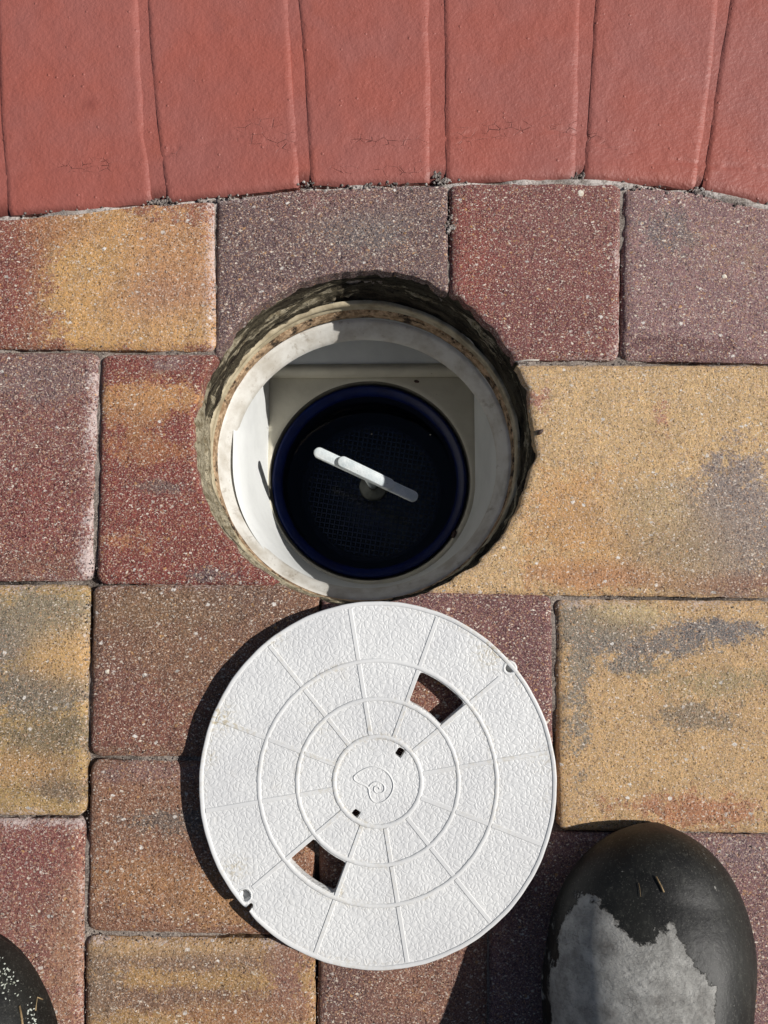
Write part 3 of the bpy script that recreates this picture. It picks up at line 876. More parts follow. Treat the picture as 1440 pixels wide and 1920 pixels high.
# ------------------------------------------------------------------ the skimmer well
sk = empty("pool_skimmer", (0, 0, 0))
tag(sk, "round white plastic skimmer well sunk in the paving with its cover off", "pool skimmer")
lathe_rings("mortar_bed", [(HC[0], HC[1], HR[0] + .0030, HR[1] + .0030, -.0060, .0008),
                           (HC[0], HC[1], HR[0] + .0022, HR[1] + .0022, -.0085, .0012),
                           (HC[0], HC[1], HR[0] + .0004, HR[1] + .0004, -.013, .0022),
                           (HC[0], HC[1], HR[0] + .0005, HR[1] + .0005, -.020, .0030),
                           (HC[0], HC[1], HR[0] + .0022, HR[1] + .0022, -.028, .0034),
                           (HC[0], HC[1], HR[0] + .0012, HR[1] + .0012, -.033, .0040),
                           (HC[0], HC[1], HR[0] - .0010, HR[1] - .0010, -.036, .0044),
                           (HC[0], HC[1], HR[0] - .0012, HR[1] - .0014, -.041, .0042),
                           (HC[0], HC[1] - .001, HR[0] - .0006, HR[1] - .0016, -.047, .0036),
                           (HC[0] - .001, HC[1] - .002, HR[0] - .0006, HR[1] - .0020, -.054, .0030)], M['bed'], sk, 520, 5, cream=True)


def mortar_ledge(t0, t1, prof, mat, seed, amp=.0022, n=150):
    """a lump of old mortar clinging to the cut, tapering out at both ends; prof = (inset, z)"""
    V, Fc = [], []
    for i in range(n + 1):
        u = i / n; t = math.radians(t0 + (t1 - t0) * u)
        env = min(1, math.sin(math.pi * u) * 1.7) * (.75 + .5 * float(fbm(u * 3, seed, 1.6, seed, 3)))
        for k, (ins, z) in enumerate(prof):
            w = float(fbm(math.cos(t) * .2 + k * .013, math.sin(t) * .2, 70, seed + 1, 4)) * amp
            r = HR[0] + .0016 - ins * env + w * min(1, ins / .003)
            V.append((HC[0] + r * math.cos(t), HC[1] + r * math.sin(t), z + w * .8))
    m = len(prof)
    for i in range(n):
        for k in range(m - 1):
            Fc.append((i * m + k, (i + 1) * m + k, (i + 1) * m + k + 1, i * m + k + 1))
    return mesh("mortar_ledge", V, Fc, mat, sk, True, {'cream': [.15 if seed % 2 else .9] * len(V)})


mortar_ledge(98, 168, [(0, -.014), (.0020, -.018), (.0042, -.023), (.0046, -.028), (.0022, -.032)], M['bed'], 5)
mortar_ledge(92, 176, [(.001, -.028), (.0052, -.033), (.0078, -.038), (.0086, -.044), (.0062, -.051)], M['bed'], 7, .0030)
mortar_ledge(166, 214, [(0, -.004), (.0030, -.008), (.0046, -.014), (.0050, -.022), (.0030, -.030)], M['bed'], 6)
mortar_ledge(20, 84, [(0, -.020), (.0030, -.025), (.0052, -.031), (.0056, -.038), (.0030, -.046)], M['bed'], 9, .0030)
mortar_ledge(-40, 18, [(0, -.016), (.0022, -.020), (.0034, -.028), (.0034, -.036), (.0010, -.044)], M['bed'], 11, .0026)
c0 = (-0.0165, 0.1155)
lathe_rings("collar_flange", [(*c0, .1266, .1248, -.050, .0008), (*c0, .1246, .1228, -.0505, .0008), (*c0, .1234, .1216, -.0525, .0005), (*c0, .1238, .1220, -.0555, .0005),
                              (*c0, .1250, .1232, -.0572, .0004), (*c0, .1248, .1230, -.0595, .0004), (*c0, .1234, .1214, -.0610, .0004), (*c0, .1242, .1222, -.0635, .0004)], M['lip'], sk, 360, 9)
lathe_rings("stained_step", [(*c0, .1246, .1226, -.0630, .0004), (*c0, .1232, .1210, -.0650, .0006), (*c0, .1230, .1202, -.0710, .0006), (*c0, .1232, .1204, -.0780, .0005)], M['flange'], sk, 360, 12)
c1 = (-0.0172, 0.1145)
c2 = (-0.0165, 0.1138)
lathe_rings("collar", [(*c1, .1240, .1196, -.0765, .0001), (*c1, .1226, .1180, -.0770, .0001), (*c1, .1208, .1164, -.0790, .0001), (*c2, .1160, .1108, -.0880, .0001), (*c2, .1146, .1094, -.0905, .0),
                       (*c2, .1136, .1086, -.0930, .0), (*c2, .1134, .1084, -.0960, .0)], M['collar'], sk, 360, 12)
# inner wall: half round in front, straight sides running back to the pool mouth
WX, WY = -0.0125, 0.1136


def ushape(r, ymax, z, n=60):
    pts = [(WX - r, ymax, z)]
    pts += [(WX - r, ymax + (WY - ymax) * k / 6, z) for k in range(1, 6)]
    pts += [(WX - r * math.cos(a), WY - r * math.sin(a), z) for a in [math.pi * k / n for k in range(n + 1)]]
    pts += [(WX + r, WY + (ymax - WY) * k / 6, z) for k in range(1, 7)]
    return pts


V, Fc = [], []
lev = [ushape(r, .34, z) for r, z in ((.1165, -.088), (.1130, -.095), (.1100, -.12), (.1070, -.16), (.1045, -.19), (.1030, -.206))]
for l_ in lev: V += l_
m_ = len(lev[0])
for k in range(len(lev) - 1):
    for i in range(m_ - 1):
        Fc.append((k * m_ + i, k * m_ + i + 1, (k + 1) * m_ + i + 1, (k + 1) * m_ + i))
mesh("well_wall", V, Fc, M['grey'], sk)
# floor with the round seat of the basket
y0_ = P(680, 709, -.2)[1]
BC = (-0.0144, 0.1142)


def usdf(X, Y):
    r = np.sqrt((X - WX) ** 2 + np.minimum(Y - WY, 0) ** 2) - .1036
    return np.maximum(np.maximum(r, Y - y0_ - .002), .1005 - np.sqrt((X - BC[0]) ** 2 + (Y - BC[1]) ** 2))


sdf_sheet("well_floor", -.118, .094, .008, .25, .002, usdf, lambda X, Y, D: -.200 - .0012 * np.clip(1 + D / .003, 0, 1) ** 2 + 0 * X, .012, M['cream'], sk)
lathe_rings("basket_seat", [(*BC, .1005, .1005, -.2010, 0), (*BC, .0995, .0995, -.2095, 0), (*BC, .0955, .0955, -.2120, 0), (*BC, .0950, .0950, -.2300, 0), (*BC, .0860, .0860, -.38, 0), (*BC, .0300, .0300, -.382, 0), (*BC, .001, .001, -.382, 0)], M['seat'], sk, 120)
# lip of the weir mouth and the sloping throat behind it
V, Fc = [], []
y0_ = P(680, 709, -.2)[1]
prof = [(y0_, -.2005), (y0_ - .0003, -.1965), (y0_ + .001, -.1925), (y0_ + .0035, -.1900), (y0_ + .0065, -.1890), (y0_ + .0095, -.1897), (y0_ + .0115, -.1915)]
for x in (-.1165, .0925):
    V += [(x, y + (0.0015 if x > 0 else 0), z) for y, z in prof]
n_ = len(prof)
Fc = [(i, i + 1, n_ + i + 1, n_ + i) for i in range(n_ - 1)]
mesh("weir_lip", V, Fc, M['cream'], sk)
mesh("throat_panel", [(-.1165, y0_ + .0112, -.192), (.0925, y0_ + .0127, -.192), (.0925, .31, -.170), (-.1165, .31, -.170), (-.1165, .34, -.08), (.0925, .34, -.08)],
     [(0, 1, 2, 3), (3, 2, 5, 4)], M['grey'], sk, False)

# water standing in the well, a little below the basket rim
th = [2 * math.pi * k / 72 for k in range(72)]
wv = [(BC[0] + .0905 * math.cos(a), BC[1] + .0905 * math.sin(a), -.232) for a in th]
o = mesh("water", wv, [tuple(range(72))], M['water']); o['kind'] = 'structure'

# ------------------------------------------------------------------ basket
bk = empty("skimmer_basket", (BC[0], BC[1], -.2))
tag(bk, "navy blue plastic strainer basket sitting inside the skimmer well", "basket")


def loc(o, at):
    """move mesh data so that it is relative to its parent's place"""
    for v in o.data.vertices: v.co -= Vector(at)
    return o


B0 = (BC[0], BC[1], -.2)
loc(lathe_rings("rim", [(*BC, .0985, .0985, -.2090, 0), (*BC, .0980, .0980, -.2060, 0), (*BC, .0965, .0965, -.2045, 0), (*BC, .0945, .0945, -.2050, 0), (*BC, .0920, .0920, -.2085, 0), (*BC, .0895, .0895, -.2100, 0), (*BC, .0885, .0885, -.2130, 0), (*BC, .0882, .0882, -.2150, 0)], M['navy'], bk, 140), B0)
# side wall with narrow slots between two bands
n = 96
V, Fc = [], []
zs = [(-.2150, .0882), (-.2230, .0876), (-.2850, .0815), (-.3000, .0780)]
for z, r in zs:
    V += [(BC[0] + r * math.cos(2 * math.pi * k / (2 * n)), BC[1] + r * math.sin(2 * math.pi * k / (2 * n)), z) for k in range(2 * n)]
for l_ in range(3):
    for k in range(2 * n):
        k2 = (k + 1) % (2 * n)
        Fc.append((l_ * 2 * n + k, (l_ + 1) * 2 * n + k, (l_ + 1) * 2 * n + k2, l_ * 2 * n + k2))
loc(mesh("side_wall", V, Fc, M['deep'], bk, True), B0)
parts = []
GA = math.radians(-9)
pitch, GR, gz = .0054, .0735, -.300
for k in range(-13, 14):
    c = k * pitch
    h = math.sqrt(max(GR * GR - c * c, 0))
    for q, (dx, dy) in enumerate(((math.cos(GA), math.sin(GA)), (-math.sin(GA), math.cos(GA)))):
        ox, oy = BC[0] + .003 - dy * c, BC[1] + .001 + dx * c
        w = .0008
        zt = gz + (.0007 if q else 0)
        v = []
        for sgn in (-1, 1):
            for ww in (-w, w):
                for zz in (zt - .002, zt):
                    v.append((ox + dx * h * sgn - dy * ww, oy + dy * h * sgn + dx * ww, zz))
        parts.append((v, [(0, 1, 3, 2), (4, 6, 7, 5), (0, 4, 5, 1), (2, 3, 7, 6), (1, 5, 7, 3), (0, 2, 6, 4)]))
V, Fc = join_parts(parts)
tag(loc(mesh("mesh_bottom", V, Fc, M['grid'], bk, False), B0), kind='stuff')
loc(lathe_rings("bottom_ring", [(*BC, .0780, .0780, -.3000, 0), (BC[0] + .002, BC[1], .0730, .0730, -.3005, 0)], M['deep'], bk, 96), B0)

# handle: a long bar, a shorter grip bar above it and a post down to the hub


def bar(a, b, w, h, zt, tilt=0.0, seg=10):
    """rounded flat bar from a to b (x, y), width w, top at zt"""
    ax, ay = a; bx, by = b
    L = math.hypot(bx - ax, by - ay); dx, dy = (bx - ax) / L, (by - ay) / L
    ring = []
    r = w / 2
    for k in range(seg + 1):
        t = -math.pi / 2 + math.pi * k / seg
        ring.append((L - r + r * math.cos(t), r * math.sin(t)))
    for k in range(seg + 1):
        t = math.pi / 2 + math.pi * k / seg
        ring.append((r + r * math.cos(t), r * math.sin(t)))
    n = len(ring); V, Fc = [], []
    bev = min(w, h) * .22
    for (zz, ins) in ((-h, 0), (-bev, 0), (-bev * .3, bev * .35), (0, bev)):
        for (u, v) in ring:
            uu = r + (u - r) if True else u
            cu = min(max(u, r), L - r)
            du, dv = u - cu, v
            ln = math.hypot(du, dv) or 1
            k = (ln - ins) / ln
            uu, vv = cu + du * k, dv * k
            V.append((ax + dx * uu - dy * vv, ay + dy * uu + dx * vv, zt + zz + tilt * (uu - L / 2)))
    for l_ in range(3):
        for k in range(n):
            k2 = (k + 1) % n
            Fc.append((l_ * n + k, l_ * n + k2, (l_ + 1) * n + k2, (l_ + 1) * n + k))
    Fc.append(tuple(3 * n + k for k in range(n)))
    Fc.append(tuple(k for k in range(n))[::-1])
    return V, Fc


hz = -.108
a, b = P(589, 844, hz), P(783, 934, hz)
V1 = bar(a, b, .0096, .0050, hz)
hz2 = -.1045
a2, b2 = P(634, 861, hz2), P(738, 911, hz2)
V2 = bar(a2, b2, .0098, .0040, hz2)
hd = empty("handle", (0, 0, 0)); hd.parent = bk
mx, my = (a[0] + b[0]) / 2, (a[1] + b[1]) / 2
loc(mesh("grip_bar", *V1, M['handle'], hd, True), B0)
loc(mesh("upper_grip", *V2, M['handle'], hd, True), B0)
hb = P(700, 912, -.215)
post = tube_mesh([(mx, my, hz - .004), (mx * .6 + hb[0] * .4, my * .6 + hb[1] * .4, -.17), (hb[0], hb[1], -.213)], [.0035, .0028, .0035], 14)
loc(mesh("post", *post, M['handle'], hd), B0)
loc(lathe_rings("hub", [(*hb, .0045, .0045, -.207, 0), (*hb, .0060, .0060, -.2105, 0), (*hb, .0125, .0125, -.2125, 0), (*hb, .0142, .0142, -.2150, 0), (*hb, .0142, .0142, -.2240, 0), (BC[0], BC[1], .006, .006, -.226, 0), (BC[0], BC[1], .005, .005, -.299, 0)], M['hub'], hd, 48), B0)

# ------------------------------------------------------------------ lid
LZ = .0155
lc = P(708.5, 1465.5, LZ)
la = P(372.5, 1465, LZ)
LR = lc[0] - la[0]
lid = empty("skimmer_cover", (lc[0], lc[1], 0))
tag(lid, "round white pebbled plastic skimmer lid with ribs and a shell emblem lying on the paving", "lid")
r1, r2, r3 = LR * .244, LR * .4515, LR * .6655
A0 = math.radians(9.5)
RW = .0031


def sector(X, Y, ra, rb, a, b, rc=.0022):
    """sdf (<0 inside) of the annular cell between radii and angles, corners rounded"""
    r = np.hypot(X, Y)
    am = (a + b) / 2; hw = (b - a) / 2
    th = np.arctan2(np.sin(np.arctan2(Y, X) - am), np.cos(np.arctan2(Y, X) - am))
    d = [ra - r, r - rb, (np.abs(th) - hw) * r]
    p = [np.maximum(k + rc, 0) for k in d]
    ln = np.sqrt(sum(k * k for k in p)) - rc
    return np.where(ln > -rc * .999, ln, np.maximum.reduce(d))


def boxsdf(X, Y, cx, cy, hx, hy, rot):
    u = (X - cx) * math.cos(rot) + (Y - cy) * math.sin(rot); v = -(X - cx) * math.sin(rot) + (Y - cy) * math.cos(rot)
    return np.maximum(np.abs(u) - hx, np.abs(v) - hy)


ha = RW / 2 / r3 * 1.0
S1 = (r2 + .0022, r3 - .0020, A0 + math.radians(30) + .022, A0 + math.radians(60) - .022)
S2 = (r2 + .0022, r3 - .0020, A0 + math.radians(210) + .022, A0 + math.radians(240) - .022)
rel = lambda px, py: (P(px, py, LZ)[0] - lc[0], P(px, py, LZ)[1] - lc[1])
scr = [rel(956.5, 1253), rel(458.5, 1680)]
kk = LR / 336.0
sq = [rel(750, 1411.5), rel(666.5, 1527.5)]


def lid_holes(X, Y):
    d = np.minimum(sector(X, Y, *S1), sector(X, Y, *S2))
    for (cx, cy), rr in zip(sq, (math.radians(-33), math.radians(-33))):
        d = np.minimum(d, boxsdf(X, Y, cx, cy, .0026, .0031, rr))
    d = np.minimum(d, np.hypot(X - scr[0][0], Y - scr[0][1]) - .0031)
    d = np.minimum(d, np.hypot(X - scr[1][0], Y - scr[1][1]) - .0038)
    # chip broken out of the rim at the second screw hole
    ca = math.radians(220.4 + 3.2)
    d = np.minimum(d, boxsdf(X, Y, LR * 1.0 * math.cos(ca), LR * 1.0 * math.sin(ca), .0060, .0016, ca))
    return d


def lid_sdf(X, Y):
    return np.maximum(np.hypot(X, Y) - (LR - .0015), -lid_holes(X, Y))


def grime_rib_shade(x, y, d=None):
    g = 0 * x
    for (px, py, rr, am) in [(922, 1222, .011, .75), (407, 1345, .010, .9), (395, 1420, .005, .5), (512, 1190, .009, .45), (1025, 1420, .012, .3), (440, 1630, .009, .55), (800, 1310, .006, .4), (985, 1270, .010, .35), (636, 1672, .004, .8), (600, 1360, .012, .2), (1040, 1500, .010, .25)]:
        wx, wy = P(px, py, LZ)
        g = np.maximum(g, am * np.exp(-(((x + lc[0] - wx) ** 2 + (y + lc[1] - wy) ** 2) / rr ** 2)))
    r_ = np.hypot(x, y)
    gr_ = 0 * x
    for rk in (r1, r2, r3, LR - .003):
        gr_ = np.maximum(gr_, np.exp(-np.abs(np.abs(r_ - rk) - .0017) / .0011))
    g = np.maximum(g, gr_ * .42 * smooth01(fbm(x, y, 26, 55, 4) * 1.6 + .35))  # lines beside ribs and rim: groove dirt plus rib shade put into the colour
    return {'grime_rib_shade': np.clip(g, 0, 1)}


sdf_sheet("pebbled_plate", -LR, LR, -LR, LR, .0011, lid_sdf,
          lambda X, Y, D: LZ - .0009 + fbm(X, Y, 9, 33, 2) * .00015 - .0003 * np.clip(1 + D / .0012, 0, 1), .0075, M['lid'], lid, grime_rib_shade)


def ring_mesh(ra, rb, z, h, a=0, b=2 * math.pi, n=240, bev=.00045):
    full = abs(b - a - 2 * math.pi) < 1e-6
    m = n if full else n + 1
    prof = [(ra, z - h), (ra, z - bev), (ra + bev, z), (rb - bev, z), (rb, z - bev), (rb, z - h)]
    V, Fc = [], []
    for i in range(m):
        t = a + (b - a) * i / n
        w = .0001 * math.sin(t * 37) + .00008 * math.sin(t * 91)
        V += [((r + w) * math.cos(t), (r + w) * math.sin(t), zz) for r, zz in prof]
    for i in range(n):
        j = (i + 1) % m
        for k in range(5):
            Fc.append((i * 6 + k, j * 6 + k, j * 6 + k + 1, i * 6 + k + 1))
    if not full:
        Fc.append(tuple(range(6))); Fc.append(tuple((m - 1) * 6 + k for k in range(6))[::-1])
    return V, Fc


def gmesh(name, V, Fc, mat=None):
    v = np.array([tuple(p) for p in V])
    return mesh(name, V, Fc, mat or M['rib'], lid, True, grime_rib_shade(v[:, 0], v[:, 1]))


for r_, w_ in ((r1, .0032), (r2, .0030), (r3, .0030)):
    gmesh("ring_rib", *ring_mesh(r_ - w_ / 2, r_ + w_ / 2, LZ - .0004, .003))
# rim: top band, small roll and outer skirt down to the paving; notch where a piece broke off
ca = math.radians(220.4 + 3.2)
n = 420
V, Fc = [], []
ang = [ca + .015 + (2 * math.pi - .030) * k / n for k in range(n + 1)]
prof = [(-.0030, -.006), (-.0030, -.0007), (-.0026, -.0004), (-.0008, -.0003), (-.0003, -.0005), (0, -.0010), (-.0003, -.0035), (-.0014, -.0050), (-.0030, -.0065), (-.0040, -LZ + .0006), (-.0062, -LZ + .0004), (-.0060, -.006)]
for k, t in enumerate(ang):
    ed = min(k, n - k)
    rg = .0012 * math.exp(-ed / 2.5)
    wb = .00010 * math.sin(t * 23) + .00005 * math.sin(t * 57 + 1)
    V += [((LR + dr + wb - (rg if dr > -.003 else 0)) * math.cos(t), (LR + dr + wb - (rg if dr > -.003 else 0)) * math.sin(t), LZ + dz) for dr, dz in prof]
m_ = len(prof)
for i in range(n):
    for k in range(m_):
        k2 = (k + 1) % m_
        Fc.append((i * m_ + k, (i + 1) * m_ + k, (i + 1) * m_ + k2, i * m_ + k2))
Fc.append(tuple(range(m_))[::-1]); Fc.append(tuple(n * m_ + k for k in range(m_)))
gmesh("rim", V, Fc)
# spokes, each in three lengths between the rings so that they butt against them
for k in range(12):
    t = A0 + k * math.pi / 6
    for (ra, rb) in ((r1 + .0015, r2 - .0014), (r2 + .0014, r3 - .0014), (r3 + .0014, LR - .0036)):
        if k in (1, 7) and ra > r3: rb = LR - .0132
        d = Vector((math.cos(t), math.sin(t), 0)); s_ = Vector((-d.y, d.x, 0))
        w, bev, z = RW / 2, .00035, LZ - .00045
        V = []
        for rr in (ra, rb):
            for (o_, zz) in ((-w, z - .003), (-w, z - bev), (-w + bev, z), (w - bev, z), (w, z - bev), (w, z - .003)):
                V.append(tuple(d * rr + s_ * o_ + Vector((0, 0, zz))))
        Fc = [(i, i + 1, 6 + i + 1, 6 + i) for i in range(5)]
        gmesh("radial_rib", V, Fc).data.polygons.foreach_set('use_smooth', [False] * 5)
# raised collars round the screw holes
for i, (cx, cy) in enumerate(scr):
    V, Fc = ring_mesh(.0031 if i == 0 else .0039, .0052, LZ - .0006, .009 if i == 0 else .004, *((0, 2 * math.pi) if i == 0 else (math.radians(-112), math.radians(150))), n=40)
    V = [(x + cx, y + cy, z) for x, y, z in V]
    gmesh("screw_boss", V, Fc)
# shallow cups under the screw holes
for i, (cx, cy) in enumerate(scr[1:]):
    V, Fc = [], []
    for (r_, z_) in ((.0036, LZ - .001), (.0034, LZ - .009), (.0018, LZ - .0095)):
        V += [(cx + r_ * math.cos(2 * math.pi * k / 24), cy + r_ * math.sin(2 * math.pi * k / 24), z_) for k in range(24)]
    for l_ in range(2):
        for k in range(24): Fc.append((l_ * 24 + k, l_ * 24 + (k + 1) % 24, (l_ + 1) * 24 + (k + 1) % 24, (l_ + 1) * 24 + k))
    gmesh("screw_cup", V, Fc)
# walls hanging under the two slots
for (ra, rb, a, b) in (S1, S2):
    V, Fc = [], []
    ring = [(ra, a), (ra, (a + b) / 2), (ra, b), (rb, b), (rb, b * .67 + a * .33), (rb, b * .33 + a * .67), (rb, a)]
    # thin wall just outside the slot
    path = []
    for k in range(9): path.append((ra - .0009, a + (b - a) * k / 8))
    for k in range(4): path.append((ra + (rb - ra) * (k + .5) / 4, b + .0011 / (ra + (rb - ra) * (k + .5) / 4)))
    for k in range(9): path.append((rb + .0009, b - (b - a) * k / 8))
    for k in range(4): path.append((rb - (rb - ra) * (k + .5) / 4, a - .0011 / (rb - (rb - ra) * (k + .5) / 4)))
    n = len(path)
    for z_ in (LZ - .003, LZ - .0095):
        V += [(r * math.cos(t), r * math.sin(t), z_) for r, t in path]
    Fc = [(k, (k + 1) % n, n + (k + 1) % n, n + k) for k in range(n)]
    gmesh("slot_wall", V, Fc)
# shell emblem, a fine raised line


def smooth_path(pts, sub=6):
    pts = [Vector((*p, 0)) for p in pts]; out = []
    for i in range(len(pts) - 1):
        p0, p1, p2, p3 = pts[max(i - 1, 0)], pts[i], pts[i + 1], pts[min(i + 2, len(pts) - 1)]
        for k in range(sub):
            t = k / sub
            out.append(.5 * ((2 * p1) + (p2 - p0) * t + (2 * p0 - 5 * p1 + 4 * p2 - p3) * t * t + (3 * p1 - p0 - 3 * p2 + p3) * t ** 3))
    out.append(pts[-1]); return out


sh1 = [(500, 650), (560, 605), (640, 572), (710, 572), (780, 605), (832, 665), (852, 735), (835, 805), (790, 862), (735, 892), (688, 888), (652, 855), (634, 805), (628, 765), (600, 738), (545, 715), (505, 688), (496, 666), (500, 650)]
sh2 = [(637, 742), (660, 718), (700, 703), (742, 712), (770, 742), (770, 780), (745, 803), (708, 806), (684, 786), (680, 758), (700, 742), (722, 752), (730, 770)]
parts = []
for pth in (sh1, sh2):
    w3 = []
    for v in smooth_path(pth, 5):
        x, y = P(560 + v.x / 4.8, 1320 + v.y / 4.8, LZ)
        w3.append((x - lc[0], y - lc[1], LZ - .0008))
    parts.append(tube_mesh(w3, .00050, 6))
V, Fc = join_parts(parts)
gmesh("shell_emblem", V, Fc)

# ------------------------------------------------------------------ the person's boots and legs
pr = empty("person", (-.05, -.45, 0))
tag(pr, "person standing over the open skimmer in scuffed black rubber boots", "person")
PL = Vector((-.05, -.45, 0))


def boot(tip, rot, wear_fn, name="boot"):
    """tip = (x, y) of the toe on the ground, rot = heading of the toe; returns boot and sole"""
    L = .315
    ns, nr = 84, 72
    V, Fc, W = [], [], []
    dx, dy = -math.sin(rot), math.cos(rot)
    sx, sy = dy, -dx

    def width(s):
        core = np.interp(s, [0, .03, .07, .11, .16, .21, .26, .315], [.0595, .062, .0665, .067, .057, .046, .043, .042])
        k = min(s / .078, 1)
        w = core * math.sqrt(max(1 - (1 - k) ** 2.5, 0))
        k2 = min((L - s) / .05, 1)
        return w * math.sqrt(max(1 - (1 - k2) ** 2.2, 0)) + .0005

    def top(s):
        k = min(s / .075, 1)
        h = .024 + .041 * math.sqrt(max(1 - (1 - k) ** 2.1, 0))
        return h + np.interp(s, [0, .035, .075, .11, .15, .19, .23, .315], [0, 0, .011, .024, .044, .066, .072, .066])

    for i in range(ns):
        u = i / (ns - 1)
        s = L * (u ** 1.5 if u < .999 else 1)
        w, h = width(s), top(s)
        zc = min(.016, h * .4)
        cxx = tip[0] - dx * s; cyy = tip[1] - dy * s
        for k in range(nr):
            a = 2 * math.pi * k / nr
            c, sn = math.cos(a), math.sin(a)
            e = .96
            xx = w * math.copysign(abs(c) ** e, c)
            zz = zc + (h - zc) * abs(sn) ** .94 if sn > 0 else zc - (zc - .004) * abs(sn)
            if sn > 0 and s > .08: xx *= 1 - .22 * min((s - .08) / .1, 1) * sn
            # slight dents in the rubber
            px_, py_ = cxx + sx * xx, cyy + sy * xx
            zz += .0016 * float(fbm(px_, py_, 22, 77, 2)) * max(sn, 0)
            V.append((px_ - PL.x, py_ - PL.y, zz))
            W.append(wear_fn(px_, py_, zz, s, xx / w))
    for i in range(ns - 1):
        for k in range(nr):
            k2 = (k + 1) % nr
            Fc.append((i * nr + k, i * nr + k2, (i + 1) * nr + k2, (i + 1) * nr + k))
    Fc.append(tuple(range(nr))[::-1]); Fc.append(tuple((ns - 1) * nr + k for k in range(nr)))
    # shaft rising from the instep
    b = len(V); sn_ = 24; lv = [(.05, .205, .046, .058), (.12, .215, .045, .060), (.17, .228, .046, .058), (.24, .236, .053, .060), (.30, .240, .056, .062), (.32, .240, .058, .064), (.32, .240, .052, .058), (.25, .240, .048, .054)]
    for (z, s, ra, rb) in lv:
        cxx = tip[0] - dx * s; cyy = tip[1] - dy * s
        for k in range(sn_):
            a = 2 * math.pi * k / sn_
            qx = ra * math.cos(a); qy = rb * math.sin(a)
            V.append((cxx + sx * qx + dx * qy - PL.x, cyy + sy * qx + dy * qy - PL.y, z)); W.append(.3)
    for i in range(len(lv) - 1):
        for k in range(sn_):
            k2 = (k + 1) % sn_
            Fc.append((b + i * sn_ + k, b + i * sn_ + k2, b + (i + 1) * sn_ + k2, b + (i + 1) * sn_ + k))
    bt = mesh(name, V, Fc, M['boot'], pr, True, {'wear': W})
    # sole slab
    V, Fc = [], []
    out = [(s, 1) for s in np.linspace(.002, L - .002, 40)] + [(s, -1) for s in np.linspace(L - .002, .002, 40)]
    for z, g in ((0, -.0015), (.011, .0004), (.013, -.002)):
        for s, sd_ in out:
            w = max(width(s) + g - .008, .001)
            V.append((tip[0] - dx * s + sx * w * sd_ - PL.x, tip[1] - dy * s + sy * w * sd_ - PL.y, z))
    n = len(out)
    for l_ in range(2):
        for k in range(n): Fc.append((l_ * n + k, l_ * n + (k + 1) % n, (l_ + 1) * n + (k + 1) % n, (l_ + 1) * n + k))
    Fc.append(tuple(range(n))); Fc.append(tuple(2 * n + k for k in range(n)))
    mesh("sole", V, Fc, M['boot'], bt, False, {'wear': [.1] * len(V)})
    return bt, (tip[0] - dx * .24, tip[1] - dy * .24)


# worn-through grey top of the right boot: everything behind a ragged line
WLINE = [(1010, 1920), (1056, 1830), (1090, 1760), (1120, 1716), (1150, 1722), (1185, 1765), (1222, 1785), (1262, 1745), (1283, 1735), (1292, 1800), (1335, 1840), (1375, 1828), (1380, 1880), (1350, 1920), (1350, 2200)]
WL = np.array([P(px, py, .075) for px, py in WLINE])


def wear_right(x, y, z, s, u):
    yl = np.interp(x, WL[:, 0], WL[:, 1])
    w = .5 + (yl - y) / .016
    if x > WL[-3, 0]: w = .5 - (x - WL[-3, 0]) / .010
    if x < WL[0, 0]: w = min(w, .5 - (WL[0, 0] - x) / .02)
    if z < .035: w = min(w, .35)
    return float(min(max(w, 0), 1))


TR = P(1258, 1563, .030)
btr, anr = boot(TR, math.radians(-10), wear_right)
btr['label'] = "black rubber boot with a large worn grey patch on the toe"
TL_ = P(-122, 1762, .030)
btl, anl = boot(TL_, math.radians(9), lambda x, y, z, s, u: .12 + .2 * float(fbm(x, y, 60, 5, 2)))
btl['label'] = "black rubber boot speckled with wet grass clippings"
# legs, one skinned body from boots to hips
for (ax, ay), hx in ((anr, .06), (anl, -.16)):
    kx, ky = (ax * .75 + hx * .25), ay + .02
    V, Fc = tube_mesh([(ax - PL.x, ay - PL.y, .20), (ax - PL.x, ay - PL.y, .32), (kx - PL.x, ky - PL.y, .50), ((kx + hx) / 2 - PL.x, -.62 - PL.y, .66), (hx - PL.x, -.74 - PL.y, .84)],
                      [.044, .055, .070, .082, .098], 24)
    mesh("trouser_leg", V, Fc, M['trouser'], pr)

# unseen upper body, added to block sky light, leaning over the opening, arms down to the phone
me = bpy.data.meshes.new("body")
J = [(-.05, -.76, .90, .14), (-.05, -.66, 1.06, .13), (-.05, -.50, 1.22, .135), (-.05, -.40, 1.30, .06), (-.05, -.32, 1.33, .085), (-.05, -.22, 1.31, .08),
     (-.24, -.44, 1.24, .055), (-.30, -.33, .98, .042), (-.09, -.08, .70, .026), (-.06, -.02, .64, .028),
     (.14, -.44, 1.24, .055), (.20, -.33, .98, .042), (.09, -.08, .70, .026), (.06, -.02, .64, .028)]
E_ = [(0, 1), (1, 2), (2, 3), (3, 4), (4, 5), (2, 6), (6, 7), (7, 8), (8, 9), (2, 10), (10, 11), (11, 12), (12, 13)]
me.from_pydata([(x - PL.x, y - PL.y, z) for x, y, z, r in J], E_, [])
bd = bpy.data.objects.new("body", me); C.objects.link(bd); bd.parent = pr
sm = bd.modifiers.new("skin", 'SKIN'); sm.use_smooth_shade = True
for i, (x, y, z, r) in enumerate(J): me.skin_vertices[0].data[i].radius = (r, r)
me.skin_vertices[0].data[0].use_root = True
bd.modifiers.new("sub", 'SUBSURF').levels = 2
me.materials.append(M['trouser'])

# ------------------------------------------------------------------ small things lying about


